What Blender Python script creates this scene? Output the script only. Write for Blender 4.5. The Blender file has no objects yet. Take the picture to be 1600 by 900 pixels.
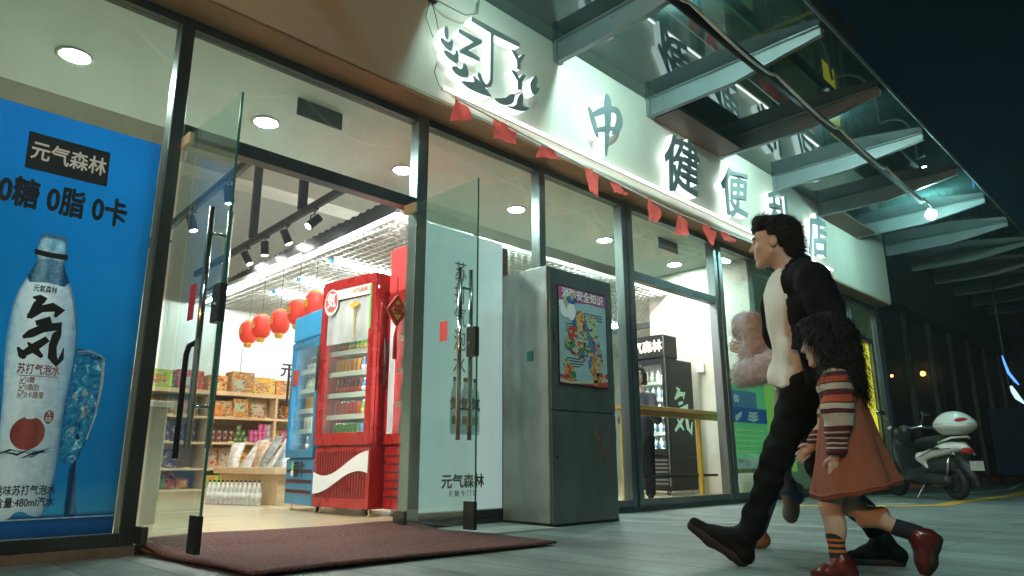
import bpy, bmesh, math, random
import numpy as np
from mathutils import Vector, Matrix, Euler
random.seed(7)
sc = bpy.context.scene
COL = sc.collection
R = math.radians

# ------------------------------------------------------------------ camera
cam_data = bpy.data.cameras.new('camera')
cam = bpy.data.objects.new('camera', cam_data)
COL.objects.link(cam)
cam_data.sensor_width = 36.0
cam_data.lens = 1095.5 / 1600.0 * 36.0
cam_data.clip_start = 0.05
cam_data.clip_end = 2000.0
YAW, PITCH, ROLL = R(45.075), R(13.95), R(-0.138)
_fw = Vector((math.cos(YAW) * math.cos(PITCH), math.sin(YAW) * math.cos(PITCH), math.sin(PITCH)))
_rt = Vector((math.sin(YAW), -math.cos(YAW), 0))
_up = _rt.cross(_fw)
_r2 = _rt * math.cos(ROLL) + _up * math.sin(ROLL)
_u2 = -_rt * math.sin(ROLL) + _up * math.cos(ROLL)
cam.matrix_world = Matrix(((_r2.x, _u2.x, -_fw.x, 0), (_r2.y, _u2.y, -_fw.y, 0), (_r2.z, _u2.z, -_fw.z, 0.48), (0, 0, 0, 1)))
sc.camera = cam

# ------------------------------------------------------------------ world: night sky
SUN_EL, SUN_ROT = R(4), R(220)
world = bpy.data.worlds.new('World')
sc.world = world
world.use_nodes = True
wn = world.node_tree.nodes
sky = wn.new('ShaderNodeTexSky')
sky.sky_type = 'NISHITA'
sky.sun_disc = False
sky.sun_elevation = SUN_EL
sky.sun_rotation = SUN_ROT
tint = wn.new('ShaderNodeMixRGB'); tint.blend_type = 'MULTIPLY'; tint.inputs[0].default_value = 1.0
tint.inputs[2].default_value = (0.35, 0.8, 1.0, 1)
world.node_tree.links.new(sky.outputs[0], tint.inputs[1])
world.node_tree.links.new(tint.outputs[0], wn['Background'].inputs[0])
wn['Background'].inputs[1].default_value = 0.0022

moon = bpy.data.lights.new('moon', 'SUN')
moon.energy = 0.012
moon.angle = R(0.5)
moon.color = (0.6, 0.8, 1.0)
moon_o = bpy.data.objects.new('moon', moon)
moon_o.rotation_euler = (R(55), 0, R(-40))
COL.objects.link(moon_o)

# ------------------------------------------------------------------ colour management
sc.view_settings.view_transform = 'Standard'
sc.view_settings.look = 'None'
sc.view_settings.exposure = 0.88
sc.view_settings.gamma = 1.0
sc.view_settings.use_curve_mapping = False
sc.cycles.max_bounces = 8
sc.cycles.diffuse_bounces = 4
sc.cycles.glossy_bounces = 4
sc.cycles.transparent_max_bounces = 24
sc.cycles.transmission_bounces = 6
sc.cycles.sample_clamp_indirect = 4.0
sc.cycles.caustics_reflective = False
sc.cycles.caustics_refractive = False
sc.cycles.use_denoising = True
sc.cycles.use_light_tree = True

# ------------------------------------------------------------------ materials
M = {}
def pm(name, col, rough=0.5, metal=0.0, var=0.12, scale=6.0, bump=0.0, bscale=None, spec=0.5, stretch=None, coat=0.0, emis=0.0, ecol=None, detail=4.0):
    m = bpy.data.materials.new(name); m.use_nodes = True
    nt = m.node_tree; N = nt.nodes; L = nt.links
    b = N['Principled BSDF']
    b.inputs['Roughness'].default_value = rough
    b.inputs['Metallic'].default_value = metal
    b.inputs['Specular IOR Level'].default_value = spec
    b.inputs['Coat Weight'].default_value = coat
    tc = N.new('ShaderNodeTexCoord'); mp = N.new('ShaderNodeMapping')
    L.new(tc.outputs['Object'], mp.inputs[0])
    if stretch: mp.inputs['Scale'].default_value = stretch
    nz = N.new('ShaderNodeTexNoise'); nz.inputs['Scale'].default_value = scale; nz.inputs['Detail'].default_value = detail
    L.new(mp.outputs[0], nz.inputs['Vector'])
    rp = N.new('ShaderNodeValToRGB')
    rp.color_ramp.elements[0].position = 0.3; rp.color_ramp.elements[1].position = 0.7
    rp.color_ramp.elements[0].color = (*[max(0, c * (1 - var)) for c in col], 1)
    rp.color_ramp.elements[1].color = (*[min(1, c * (1 + var)) for c in col], 1)
    L.new(nz.outputs['Fac'], rp.inputs[0]); L.new(rp.outputs[0], b.inputs['Base Color'])
    mr = N.new('ShaderNodeMapRange'); mr.inputs['To Min'].default_value = max(0.02, rough * 0.8); mr.inputs['To Max'].default_value = min(1, rough * 1.2)
    L.new(nz.outputs['Fac'], mr.inputs['Value']); L.new(mr.outputs[0], b.inputs['Roughness'])
    if bump:
        n2 = N.new('ShaderNodeTexNoise'); n2.inputs['Scale'].default_value = bscale or scale * 6; n2.inputs['Detail'].default_value = 3
        L.new(mp.outputs[0], n2.inputs['Vector'])
        bp = N.new('ShaderNodeBump'); bp.inputs['Strength'].default_value = bump; bp.inputs['Distance'].default_value = 0.01
        L.new(n2.outputs['Fac'], bp.inputs['Height']); L.new(bp.outputs[0], b.inputs['Normal'])
    if emis:
        b.inputs['Emission Color'].default_value = (*(ecol or col), 1); b.inputs['Emission Strength'].default_value = emis
    M[name] = m
    return m
def em(name, col, strength):
    m = bpy.data.materials.new(name); m.use_nodes = True
    N = m.node_tree.nodes; N.remove(N['Principled BSDF'])
    e = N.new('ShaderNodeEmission'); e.inputs[0].default_value = (*col, 1); e.inputs[1].default_value = strength
    m.node_tree.links.new(e.outputs[0], N['Material Output'].inputs[0])
    M[name] = m
    return m
def glass(name, tint, refl=1.0, dirt=0.03, dirtcol=(0.5, 0.55, 0.5), rough=0.0, dscale=3.0, ior=1.5, base=0.0):
    m = bpy.data.materials.new(name); m.use_nodes = True
    nt = m.node_tree; N = nt.nodes; L = nt.links; N.remove(N['Principled BSDF'])
    tr = N.new('ShaderNodeBsdfTransparent'); tr.inputs[0].default_value = (*tint, 1)
    gl = N.new('ShaderNodeBsdfGlossy'); gl.inputs['Roughness'].default_value = rough; gl.inputs[0].default_value = (0.95, 1, 0.98, 1)
    fr = N.new('ShaderNodeFresnel')
    ge = N.new('ShaderNodeNewGeometry'); io = N.new('ShaderNodeMapRange')      # same reflectance from both sides of a sheet
    io.inputs['To Min'].default_value = ior; io.inputs['To Max'].default_value = 1.0 / ior
    L.new(ge.outputs['Backfacing'], io.inputs['Value']); L.new(io.outputs[0], fr.inputs[0])
    mu = N.new('ShaderNodeMath'); mu.operation = 'MULTIPLY_ADD'; mu.inputs[1].default_value = refl; mu.inputs[2].default_value = base; mu.use_clamp = True
    L.new(fr.outputs[0], mu.inputs[0])
    mx = N.new('ShaderNodeMixShader'); L.new(mu.outputs[0], mx.inputs[0]); L.new(tr.outputs[0], mx.inputs[1]); L.new(gl.outputs[0], mx.inputs[2])
    df = N.new('ShaderNodeBsdfDiffuse'); df.inputs[0].default_value = (*dirtcol, 1)
    tc = N.new('ShaderNodeTexCoord'); nz = N.new('ShaderNodeTexNoise'); nz.inputs['Scale'].default_value = dscale; nz.inputs['Detail'].default_value = 6
    mp = N.new('ShaderNodeMapping'); mp.inputs['Scale'].default_value = (1, 1, 0.5)
    L.new(tc.outputs['Object'], mp.inputs[0]); L.new(mp.outputs[0], nz.inputs['Vector'])
    mr = N.new('ShaderNodeMapRange'); mr.inputs['From Min'].default_value = 0.35; mr.inputs['From Max'].default_value = 0.75
    mr.inputs['To Min'].default_value = dirt * 0.4; mr.inputs['To Max'].default_value = dirt * 1.8
    L.new(nz.outputs['Fac'], mr.inputs['Value'])
    m2 = N.new('ShaderNodeMixShader'); L.new(mr.outputs[0], m2.inputs[0]); L.new(mx.outputs[0], m2.inputs[1]); L.new(df.outputs[0], m2.inputs[2])
    L.new(m2.outputs[0], N['Material Output'].inputs[0])
    M[name] = m
    return m

pm('cream_panel', (0.66, 0.63, 0.53), 0.55, var=0.09, scale=1.1, bump=0.05, bscale=40, stretch=(1, 1, 0.35), detail=8)
pm('soffit_brown', (0.36, 0.17, 0.06), 0.5, var=0.15, scale=2)
pm('dark_wall', (0.08, 0.09, 0.09), 0.8, var=0.2)
pm('dark_aluminium', (0.07, 0.078, 0.076), 0.38, metal=0.75, var=0.25, scale=3, stretch=(1, 1, 0.3))
pm('grey_aluminium', (0.17, 0.2, 0.2), 0.33, metal=0.75, var=0.2, scale=3, stretch=(1, 1, 0.3))
pm('kerb_brown', (0.15, 0.1, 0.07), 0.8, var=0.3, scale=9, bump=0.3)
pm('white_plaster', (0.75, 0.82, 0.79), 0.7, var=0.05, scale=1.2, bump=0.06, bscale=30)
pm('raw_ceiling', (0.6, 0.58, 0.52), 0.85, var=0.14, scale=2.2, bump=0.15, bscale=12)
pm('white_wall', (0.8, 0.8, 0.76), 0.7, var=0.04, scale=1.0)
pm('black_metal', (0.018, 0.019, 0.02), 0.45, metal=0.3, var=0.2)
pm('chrome', (0.62, 0.62, 0.6), 0.12, metal=1.0, var=0.05)
pm('grid_white', (0.72, 0.76, 0.74), 0.5, var=0.05)
pm('beam_paint', (0.19, 0.23, 0.23), 0.42, var=0.12, scale=2.5, bump=0.05, bscale=25, metal=0.15)
pm('steel', (0.33, 0.36, 0.35), 0.42, metal=0.6, var=0.14, scale=9, stretch=(1, 1, 0.6), bump=0.08, bscale=14, detail=9)
pm('steel_dark', (0.165, 0.19, 0.185), 0.4, metal=0.6, var=0.13, scale=5, stretch=(1.2, 1.2, 0.5), bump=0.05, bscale=10, detail=9)
pm('mat_maroon', (0.1, 0.036, 0.03), 0.95, var=0.75, scale=60, bump=1.0, bscale=70, detail=8)
pm('letter_grey', (0.27, 0.33, 0.34), 0.45, metal=0.35, var=0.1)
pm('red_paint', (0.36, 0.014, 0.014), 0.28, var=0.08, coat=0.3)
pm('dark_red', (0.2, 0.01, 0.01), 0.4)
pm('blue_paint', (0.006, 0.19, 0.37), 0.3, var=0.06, coat=0.2)
pm('white_paint', (0.78, 0.78, 0.75), 0.4, var=0.03)
pm('wood_light', (0.62, 0.45, 0.26), 0.5, var=0.12, scale=5, stretch=(0.4, 4, 4))
pm('wood_edge', (0.7, 0.52, 0.32), 0.45, var=0.1, scale=5, stretch=(0.4, 4, 4))
pm('bar_wood', (0.5, 0.26, 0.07), 0.4, var=0.15, scale=6, stretch=(0.4, 4, 4))
pm('yellow_paint', (0.7, 0.38, 0.02), 0.4, var=0.1)
pm('flag_red', (0.95, 0.16, 0.14), 0.6, var=0.12, scale=14)
pm('gold', (0.75, 0.45, 0.05), 0.4, var=0.1)
pm('black_print', (0.012, 0.012, 0.014), 0.5, var=0.05)
pm('white_print', (0.9, 0.9, 0.9), 0.5, var=0.02)
pm('red_print', (0.55, 0.06, 0.03), 0.5, var=0.05)
pm('cable_grey', (0.25, 0.28, 0.27), 0.5)
pm('rubber', (0.015, 0.015, 0.016), 0.7, var=0.2)
pm('grille_dark', (0.07, 0.01, 0.01), 0.7)
pm('cream_counter', (0.52, 0.48, 0.4), 0.55, var=0.05)
em('tube_white', (0.9, 1.0, 0.95), 46.0)
em('downlight_glow', (0.97, 1.0, 0.94), 420.0)
em('spot_glow', (0.95, 1.0, 0.95), 150.0)
em('halo', (0.8, 1.0, 0.97), 1.15)
em('bulb_glow', (0.5, 1.0, 0.95), 230.0)
em('hidden_bulb_glow', (0.6, 1.0, 0.94), 3700.0)
em('sodium', (1.0, 0.36, 0.06), 60.0)
glass('shop_glass', (0.84, 0.945, 0.925), 1.0, 0.026, dirtcol=(0.55, 0.6, 0.5))
glass('door_glass', (0.86, 0.95, 0.925), 1.0, 0.012, dirtcol=(0.4, 0.6, 0.58))
glass('canopy_glass', (0.42, 0.52, 0.52), 1.5, 0.1, dirtcol=(0.16, 0.3, 0.29), base=0.03, dscale=1.6)
glass('dark_glass', (0.3, 0.34, 0.36), 1.0, 0.01, dirtcol=(0.1, 0.12, 0.12))
glass('cooler_glass', (0.86, 0.92, 0.89), 0.8, 0.06, dirtcol=(0.65, 0.7, 0.68))

# ------------------------------------------------------------------ mesh helpers
class MB:
    def __init__(self): self.v = []; self.f = []; self.mi = []
    def add(self, vs, fs, mi=0):
        o = len(self.v); self.v += [tuple(p) for p in vs]
        for f in fs: self.f.append([i + o for i in f]); self.mi.append(mi)
        return self
    def box(self, a, b, mi=0):
        x0, y0, z0 = a; x1, y1, z1 = b
        if x0 > x1: x0, x1 = x1, x0
        if y0 > y1: y0, y1 = y1, y0
        if z0 > z1: z0, z1 = z1, z0
        return self.add([(x0, y0, z0), (x1, y0, z0), (x1, y1, z0), (x0, y1, z0), (x0, y0, z1), (x1, y0, z1), (x1, y1, z1), (x0, y1, z1)],
                        [(0, 3, 2, 1), (4, 5, 6, 7), (0, 1, 5, 4), (1, 2, 6, 5), (2, 3, 7, 6), (3, 0, 4, 7)], mi)
    def tube(self, pts, r, n=8, caps=True, mi=0):
        pts = [Vector(p) for p in pts]; rs = r if isinstance(r, (list, tuple)) else [r] * len(pts)
        rings = []; prev = None
        for i, p in enumerate(pts):
            if i == 0: d = pts[1] - p
            elif i == len(pts) - 1: d = p - pts[i - 1]
            else: d = (pts[i + 1] - p).normalized() + (p - pts[i - 1]).normalized()
            d.normalize()
            if prev is None:
                a = Vector((0, 0, 1)) if abs(d.z) < 0.9 else Vector((1, 0, 0))
                u = d.cross(a).normalized()
            else:
                u = (prev - d * prev.dot(d)).normalized()
            prev = u; w = d.cross(u)
            rings.append([p + (u * math.cos(2 * math.pi * k / n) + w * math.sin(2 * math.pi * k / n)) * rs[i] for k in range(n)])
        vs = [q for rg in rings for q in rg]; fs = []
        for i in range(len(rings) - 1):
            for k in range(n):
                a = i * n + k; b = i * n + (k + 1) % n
                fs.append((a, b, b + n, a + n))
        if caps:
            fs.append(tuple(range(n))[::-1]); fs.append(tuple(range((len(rings) - 1) * n, len(rings) * n)))
        return self.add(vs, fs, mi)
    def lathe(self, prof, c=(0, 0, 0), n=16, mi=0, sx=1, sy=1):
        vs = []; fs = []
        for (r, z) in prof:
            for k in range(n):
                a = 2 * math.pi * k / n
                vs.append((c[0] + r * sx * math.cos(a), c[1] + r * sy * math.sin(a), c[2] + z))
        for i in range(len(prof) - 1):
            for k in range(n):
                a = i * n + k; b = i * n + (k + 1) % n
                fs.append((a, b, b + n, a + n))
        fs.append(tuple(range(n))[::-1]); fs.append(tuple(range((len(prof) - 1) * n, len(prof) * n)))
        return self.add(vs, fs, mi)
    def prism_y(self, poly, y0, y1, mi=0):
        # polygon in x,z ; extruded along y (y0 = front, y1 = back)
        n = len(poly)
        ar = sum(poly[i][0] * poly[(i + 1) % n][1] - poly[(i + 1) % n][0] * poly[i][1] for i in range(n))
        if ar < 0: poly = poly[::-1]
        vs = [(x, y0, z) for x, z in poly] + [(x, y1, z) for x, z in poly]
        fs = [tuple(range(n)), tuple(range(n, 2 * n))[::-1]] + [(i, i + n, (i + 1) % n + n, (i + 1) % n) for i in range(n)]
        return self.add(vs, fs, mi)
    def prism_x(self, poly, x0, x1, mi=0):
        n = len(poly)
        vs = [(x0, y, z) for y, z in poly] + [(x1, y, z) for y, z in poly]
        fs = [tuple(range(n))[::-1], tuple(range(n, 2 * n))] + [(i, (i + 1) % n, (i + 1) % n + n, i + n) for i in range(n)]
        return self.add(vs, fs, mi)
    def sphere(self, c, r, n=12, m=8, mi=0):
        rr = r if isinstance(r, (list, tuple)) else (r, r, r)
        vs = []; fs = []
        for i in range(m + 1):
            t = math.pi * i / m
            for k in range(n):
                a = 2 * math.pi * k / n
                vs.append((c[0] + rr[0] * math.sin(t) * math.cos(a), c[1] + rr[1] * math.sin(t) * math.sin(a), c[2] + rr[2] * math.cos(t)))
        for i in range(m):
            for k in range(n):
                a = i * n + k; b = i * n + (k + 1) % n
                fs.append((a, a + n, b + n, b))
        return self.add(vs, fs, mi)
    def torus(self, c, R0, r, axis='y', n=28, m=10, mi=0):
        vs = []; fs = []
        for i in range(n):
            t = 2 * math.pi * i / n
            for k in range(m):
                a = 2 * math.pi * k / m
                q = (R0 + r * math.cos(a)); h = r * math.sin(a)
                if axis == 'y': p = (c[0] + q * math.cos(t), c[1] + h, c[2] + q * math.sin(t))
                else: p = (c[0] + q * math.cos(t), c[1] + q * math.sin(t), c[2] + h)
                vs.append(p)
        for i in range(n):
            for k in range(m):
                a = i * m + k; b = i * m + (k + 1) % m; c2 = ((i + 1) % n) * m + (k + 1) % m; d = ((i + 1) % n) * m + k
                fs.append((a, b, c2, d))
        return self.add(vs, fs, mi)
    def xform(self, mat):
        self.v = [tuple(mat @ Vector(p)) for p in self.v]; return self
    def build(self, name, mats, parent=None, world=False, bevel=0.0, smooth=False, segs=2):
        me = bpy.data.meshes.new(name); me.from_pydata(self.v, [], self.f)
        if not isinstance(mats, (list, tuple)): mats = [mats]
        for m in mats: me.materials.append(M[m] if isinstance(m, str) else m)
        if len(mats) > 1: me.polygons.foreach_set('material_index', self.mi)
        bm = bmesh.new(); bm.from_mesh(me); bmesh.ops.recalc_face_normals(bm, faces=bm.faces); bm.to_mesh(me); bm.free()
        if smooth: me.polygons.foreach_set('use_smooth', [True] * len(me.polygons))
        o = bpy.data.objects.new(name, me); COL.objects.link(o)
        if parent is not None:
            o.parent = parent
            if world:
                if parent.type == 'EMPTY': o.matrix_parent_inverse = Matrix.Translation(-Vector(parent.location))
        if bevel:
            md = o.modifiers.new('bevel', 'BEVEL'); md.width = bevel; md.segments = segs; md.limit_method = 'ANGLE'; md.angle_limit = R(40)
        return o
def obj_from_mesh(name, me, mats, parent=None, smooth=True):
    if not isinstance(mats, (list, tuple)): mats = [mats]
    me.materials.clear()
    for m in mats: me.materials.append(M[m] if isinstance(m, str) else m)
    if smooth: me.polygons.foreach_set('use_smooth', [True] * len(me.polygons))
    o = bpy.data.objects.new(name, me); COL.objects.link(o)
    if parent is not None: o.parent = parent
    return o
def tag(o, label=None, cat=None, group=None, kind=None):
    if label: o['label'] = label
    if cat: o['category'] = cat
    if group: o['group'] = group
    if kind: o['kind'] = kind
    return o
def thing(name, label, cat, loc=(0, 0, 0), rz=0.0, group=None):
    o = bpy.data.objects.new(name, None); COL.objects.link(o)
    o.empty_display_size = 0.1
    o.location = loc; o.rotation_euler = (0, 0, rz)
    return tag(o, label, cat, group)
def kids(o): return [c for c in COL.objects if c.parent is o]
def copy_tree(o, loc=None, rz=None, label=None, parent=None):
    c = o.copy(); COL.objects.link(c)
    if parent is not None: c.parent = parent
    if loc is not None: c.location = loc
    if rz is not None: c.rotation_euler = (0, 0, rz)
    if label: c['label'] = label
    for ch in kids(o): copy_tree(ch, parent=c)
    return c
def text_mesh(body, size, extrude=0.001, offset=0.0, align='CENTER', shear=0.0, spacing=1.0, res=3):
    cu = bpy.data.curves.new('t', 'FONT'); cu.body = body; cu.size = size; cu.extrude = extrude
    cu.align_x = align; cu.align_y = 'CENTER'; cu.shear = shear; cu.space_character = spacing; cu.resolution_u = res
    o = bpy.data.objects.new('t', cu); COL.objects.link(o)
    me = bpy.data.meshes.new_from_object(o.evaluated_get(bpy.context.evaluated_depsgraph_get()))
    bpy.data.objects.remove(o); bpy.data.curves.remove(cu)
    if offset:                                   # heavier weight: the glyph laid over itself in a small ring
        bm = bmesh.new()
        for k in range(9):
            a = k * math.pi / 4; r = 0 if k == 8 else offset
            m2 = me.copy(); m2.transform(Matrix.Translation((r * math.cos(a), r * math.sin(a), 0.00018 * k))); bm.from_mesh(m2); bpy.data.meshes.remove(m2)
        bm.to_mesh(me); bm.free()
    return me
FACE_STREET = Matrix.Rotation(R(90), 4, 'X')                 # lettering that reads from -y
FACE_DOOR = Matrix.Rotation(R(-90), 4, 'Z') @ FACE_STREET     # lettering that reads from -x
def text_obj(name, body, size, loc, mat, parent=None, extrude=0.001, offset=0.0, xf=FACE_STREET, sx=1.0, **kw):
    me = text_mesh(body, size, extrude, offset, **kw)
    me.transform(Matrix.Translation(loc) @ xf @ Matrix.Diagonal((sx, 1, 1, 1)))
    o = obj_from_mesh(name, me, mat, parent, smooth=False)
    if parent is not None and parent.type == 'EMPTY' and parent.get('wparts'):
        o.matrix_parent_inverse = Matrix.Translation(-Vector(parent.location))
    return o
def translucent(name, amount=0.5):
    """let part of the light through a thin printed film, cloth or paper"""
    nt = M[name].node_tree; N = nt.nodes; L = nt.links; b = N['Principled BSDF']
    tl = N.new('ShaderNodeBsdfTranslucent'); mx = N.new('ShaderNodeMixShader'); mx.inputs[0].default_value = amount
    bc = b.inputs['Base Color']
    if bc.links: L.new(bc.links[0].from_socket, tl.inputs[0])
    else: tl.inputs[0].default_value = bc.default_value
    L.new(b.outputs[0], mx.inputs[1]); L.new(tl.outputs[0], mx.inputs[2]); L.new(mx.outputs[0], N['Material Output'].inputs[0])
def lines(poly, w):
    """variable-width brush stroke outline: poly = [(x,z,width)]"""
    L = []; Rr = []
    n = len(poly)
    for i, (x, z, ww) in enumerate(poly):
        a = poly[max(0, i - 1)]; b = poly[min(n - 1, i + 1)]
        dx, dz = b[0] - a[0], b[1] - a[1]; l = math.hypot(dx, dz) or 1
        nx, nz = -dz / l, dx / l
        L.append((x + nx * ww * w, z + nz * ww * w)); Rr.append((x - nx * ww * w, z - nz * ww * w))
    return L + Rr[::-1]
def smooth_poly(p, it=2):
    for _ in range(it):
        q = []
        for i in range(len(p)):
            a, b = p[i], p[(i + 1) % len(p)]
            q += [(a[0] * .75 + b[0] * .25, a[1] * .75 + b[1] * .25), (a[0] * .25 + b[0] * .75, a[1] * .25 + b[1] * .75)]
        p = q
    return p
def ground_z(x):
    return -0.02 * min(max(x - 10.0, 0.0), 5.0)
# ------------------------------------------------------------------ ground
def pavement_mat():
    m = bpy.data.materials.new('pavement'); m.use_nodes = True
    nt = m.node_tree; N = nt.nodes; L = nt.links; b = N['Principled BSDF']
    tc = N.new('ShaderNodeTexCoord')
    sp = N.new('ShaderNodeSeparateXYZ'); L.new(tc.outputs['Object'], sp.inputs[0])
    def fracline(src, period, width, off=0.0):
        a = N.new('ShaderNodeMath'); a.operation = 'MULTIPLY_ADD'; a.inputs[1].default_value = 1 / period; a.inputs[2].default_value = off; L.new(src, a.inputs[0])
        f = N.new('ShaderNodeMath'); f.operation = 'FRACT'; L.new(a.outputs[0], f.inputs[0])
        c = N.new('ShaderNodeMath'); c.operation = 'LESS_THAN'; c.inputs[1].default_value = width / period; L.new(f.outputs[0], c.inputs[0])
        return c.outputs[0]
    l1 = fracline(sp.outputs['X'], 0.3, 0.011, 0.71)
    l2 = fracline(sp.outputs['Y'], 1.8, 0.008, 0.3)
    mxm = N.new('ShaderNodeMath'); mxm.operation = 'MAXIMUM'; L.new(l1, mxm.inputs[0]); L.new(l2, mxm.inputs[1])
    nz = N.new('ShaderNodeTexNoise'); nz.inputs['Scale'].default_value = 1.3; nz.inputs['Detail'].default_value = 8; nz.inputs['Roughness'].default_value = 0.65
    mp = N.new('ShaderNodeMapping'); mp.inputs['Scale'].default_value = (2.2, 0.7, 1); L.new(tc.outputs['Object'], mp.inputs[0]); L.new(mp.outputs[0], nz.inputs['Vector'])
    rp = N.new('ShaderNodeValToRGB'); rp.color_ramp.elements[0].position = 0.3; rp.color_ramp.elements[1].position = 0.72
    rp.color_ramp.elements[0].color = (0.095, 0.125, 0.118, 1); rp.color_ramp.elements[1].color = (0.26, 0.31, 0.29, 1)
    L.new(nz.outputs['Fac'], rp.inputs[0])
    # each plank a slightly different grey
    fl = N.new('ShaderNodeMath'); fl.operation = 'MULTIPLY_ADD'; fl.inputs[1].default_value = 1 / 0.3; fl.inputs[2].default_value = 0.71; L.new(sp.outputs['X'], fl.inputs[0])
    fo = N.new('ShaderNodeMath'); fo.operation = 'FLOOR'; L.new(fl.outputs[0], fo.inputs[0])
    wn_ = N.new('ShaderNodeTexWhiteNoise'); wn_.noise_dimensions = '1D'; L.new(fo.outputs[0], wn_.inputs['W'])
    mr = N.new('ShaderNodeMapRange'); mr.inputs['To Min'].default_value = 0.72; mr.inputs['To Max'].default_value = 1.12; L.new(wn_.outputs[0], mr.inputs[0])
    ml = N.new('ShaderNodeMixRGB'); ml.blend_type = 'MULTIPLY'; ml.inputs[0].default_value = 1; L.new(rp.outputs[0], ml.inputs[1]); L.new(mr.outputs[0], ml.inputs[2])
    st = N.new('ShaderNodeTexNoise'); st.inputs['Scale'].default_value = 2.6; st.inputs['Detail'].default_value = 12; st.inputs['Roughness'].default_value = 0.8; L.new(tc.outputs['Object'], st.inputs['Vector'])
    sr = N.new('ShaderNodeMapRange'); sr.inputs['From Min'].default_value = 0.52; sr.inputs['From Max'].default_value = 0.68; sr.inputs['To Max'].default_value = 0.6; L.new(st.outputs['Fac'], sr.inputs[0])
    sm = N.new('ShaderNodeMixRGB'); sm.inputs[2].default_value = (0.075, 0.08, 0.072, 1); L.new(sr.outputs[0], sm.inputs[0]); L.new(ml.outputs[0], sm.inputs[1])
    vg = N.new('ShaderNodeTexVoronoi'); vg.inputs['Scale'].default_value = 5.5; L.new(tc.outputs['Object'], vg.inputs['Vector'])
    gl_ = N.new('ShaderNodeMath'); gl_.operation = 'LESS_THAN'; gl_.inputs[1].default_value = 0.075; L.new(vg.outputs['Distance'], gl_.inputs[0])
    gm = N.new('ShaderNodeMath'); gm.operation = 'MULTIPLY'; gm.inputs[1].default_value = 0.55; L.new(gl_.outputs[0], gm.inputs[0])
    g2 = N.new('ShaderNodeMixRGB'); g2.inputs[2].default_value = (0.06, 0.06, 0.055, 1); L.new(gm.outputs[0], g2.inputs[0]); L.new(sm.outputs[0], g2.inputs[1])
    ml = g2
    rr_ = N.new('ShaderNodeMapRange'); rr_.inputs['To Min'].default_value = 0.3; rr_.inputs['To Max'].default_value = 0.75; L.new(st.outputs['Fac'], rr_.inputs[0]); L.new(rr_.outputs[0], b.inputs['Roughness'])
    dk = N.new('ShaderNodeMixRGB'); dk.inputs[2].default_value = (0.05, 0.055, 0.05, 1); L.new(mxm.outputs[0], dk.inputs[0]); L.new(ml.outputs[0], dk.inputs[1])
    L.new(dk.outputs[0], b.inputs['Base Color'])
    n2 = N.new('ShaderNodeTexNoise'); n2.inputs['Scale'].default_value = 60; L.new(tc.outputs['Object'], n2.inputs['Vector'])
    bp = N.new('ShaderNodeBump'); bp.inputs['Strength'].default_value = 0.25; bp.inputs['Distance'].default_value = 0.01; L.new(n2.outputs['Fac'], bp.inputs['Height']); L.new(bp.outputs[0], b.inputs['Normal'])
    M['pavement'] = m
pavement_mat()
pm('asphalt', (0.04, 0.042, 0.042), 0.8, var=0.3, scale=20, bump=0.3)
pm('line_yellow', (0.6, 0.34, 0.03), 0.7, var=0.3, scale=12)
pm('line_white', (0.6, 0.62, 0.6), 0.7, var=0.3, scale=12)
mb = MB()
xs = [-40, -5, 0, 3, 5, 7, 8.5, 10, 12.5, 15, 20, 60]
vs = []; fs = []
for x in xs:
    for y in (-14, -4, 0, 6.5):
        vs.append((x, y, ground_z(x)))
for i in range(len(xs) - 1):
    for j in range(3):
        a = i * 4 + j; fs.append((a, a + 4, a + 5, a + 1))
mb.add(vs, fs)
tag(mb.build('pavement', 'pavement'), kind='structure')
mb = MB(); S = 150
mb.add([(-S, -S, -0.13), (S, -S, -0.13), (S, S, -0.13), (-S, S, -0.13)], [(0, 1, 2, 3)])
tag(mb.build('ground', 'asphalt'), kind='structure')
def painted(name, pts, w, mat):
    mb = MB(); P = []
    for (x, y) in pts: P.append(Vector((x, y, 0)))
    L = []; Rr = []
    dense = []
    for a, b in zip(P[:-1], P[1:]):
        n = max(1, int((b - a).length / 0.5))
        for k in range(n): dense.append(a.lerp(b, k / n))
    dense.append(P[-1])
    vs = []; fs = []
    for i, p in enumerate(dense):
        a = dense[max(0, i - 1)]; b = dense[min(len(dense) - 1, i + 1)]; d = (b - a).normalized(); nn = Vector((-d.y, d.x, 0)) * w / 2
        for q in (p + nn, p - nn): vs.append((q.x, q.y, ground_z(q.x) + 0.004))
    for i in range(len(dense) - 1): fs.append((2 * i, 2 * i + 2, 2 * i + 3, 2 * i + 1))
    mb.add(vs, fs)
    return tag(mb.build(name, mat), kind='structure')
painted('road_marking', [(7.9, 3.6), (8.7, 2.72), (9.2, 2.4), (11, 2.52), (16.5, 2.95), (30, 4.0)], 0.19, 'line_yellow')
painted('road_marking', [(4.98, 3.68), (5.49, 2.89), (5.53, 2.39), (5.55, 1.6)], 0.03, 'line_white')
painted('road_marking', [(8.9, 3.05), (9.35, 2.72)], 0.06, 'line_white')
painted('road_marking', [(13.0, 3.75), (18.5, 3.5), (26, 4.5)], 0.1, 'line_white')
mb = MB()
mb.add([(3.36, 4.26, 0.012), (3.36, 3.66, 0.012), (4.08, 3.62, 0.012), (4.14, 4.26, 0.012), (3.36, 4.26, 0.0), (3.36, 3.66, 0.0), (4.08, 3.62, 0.0), (4.14, 4.26, 0.0)],
       [(0, 1, 2, 3), (1, 5, 6, 2), (0, 4, 5, 1), (2, 6, 7, 3)])
pm('slab', (0.34, 0.36, 0.33), 0.5, var=0.15)
tag(mb.build('entrance_slab', 'slab'), kind='structure')

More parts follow.
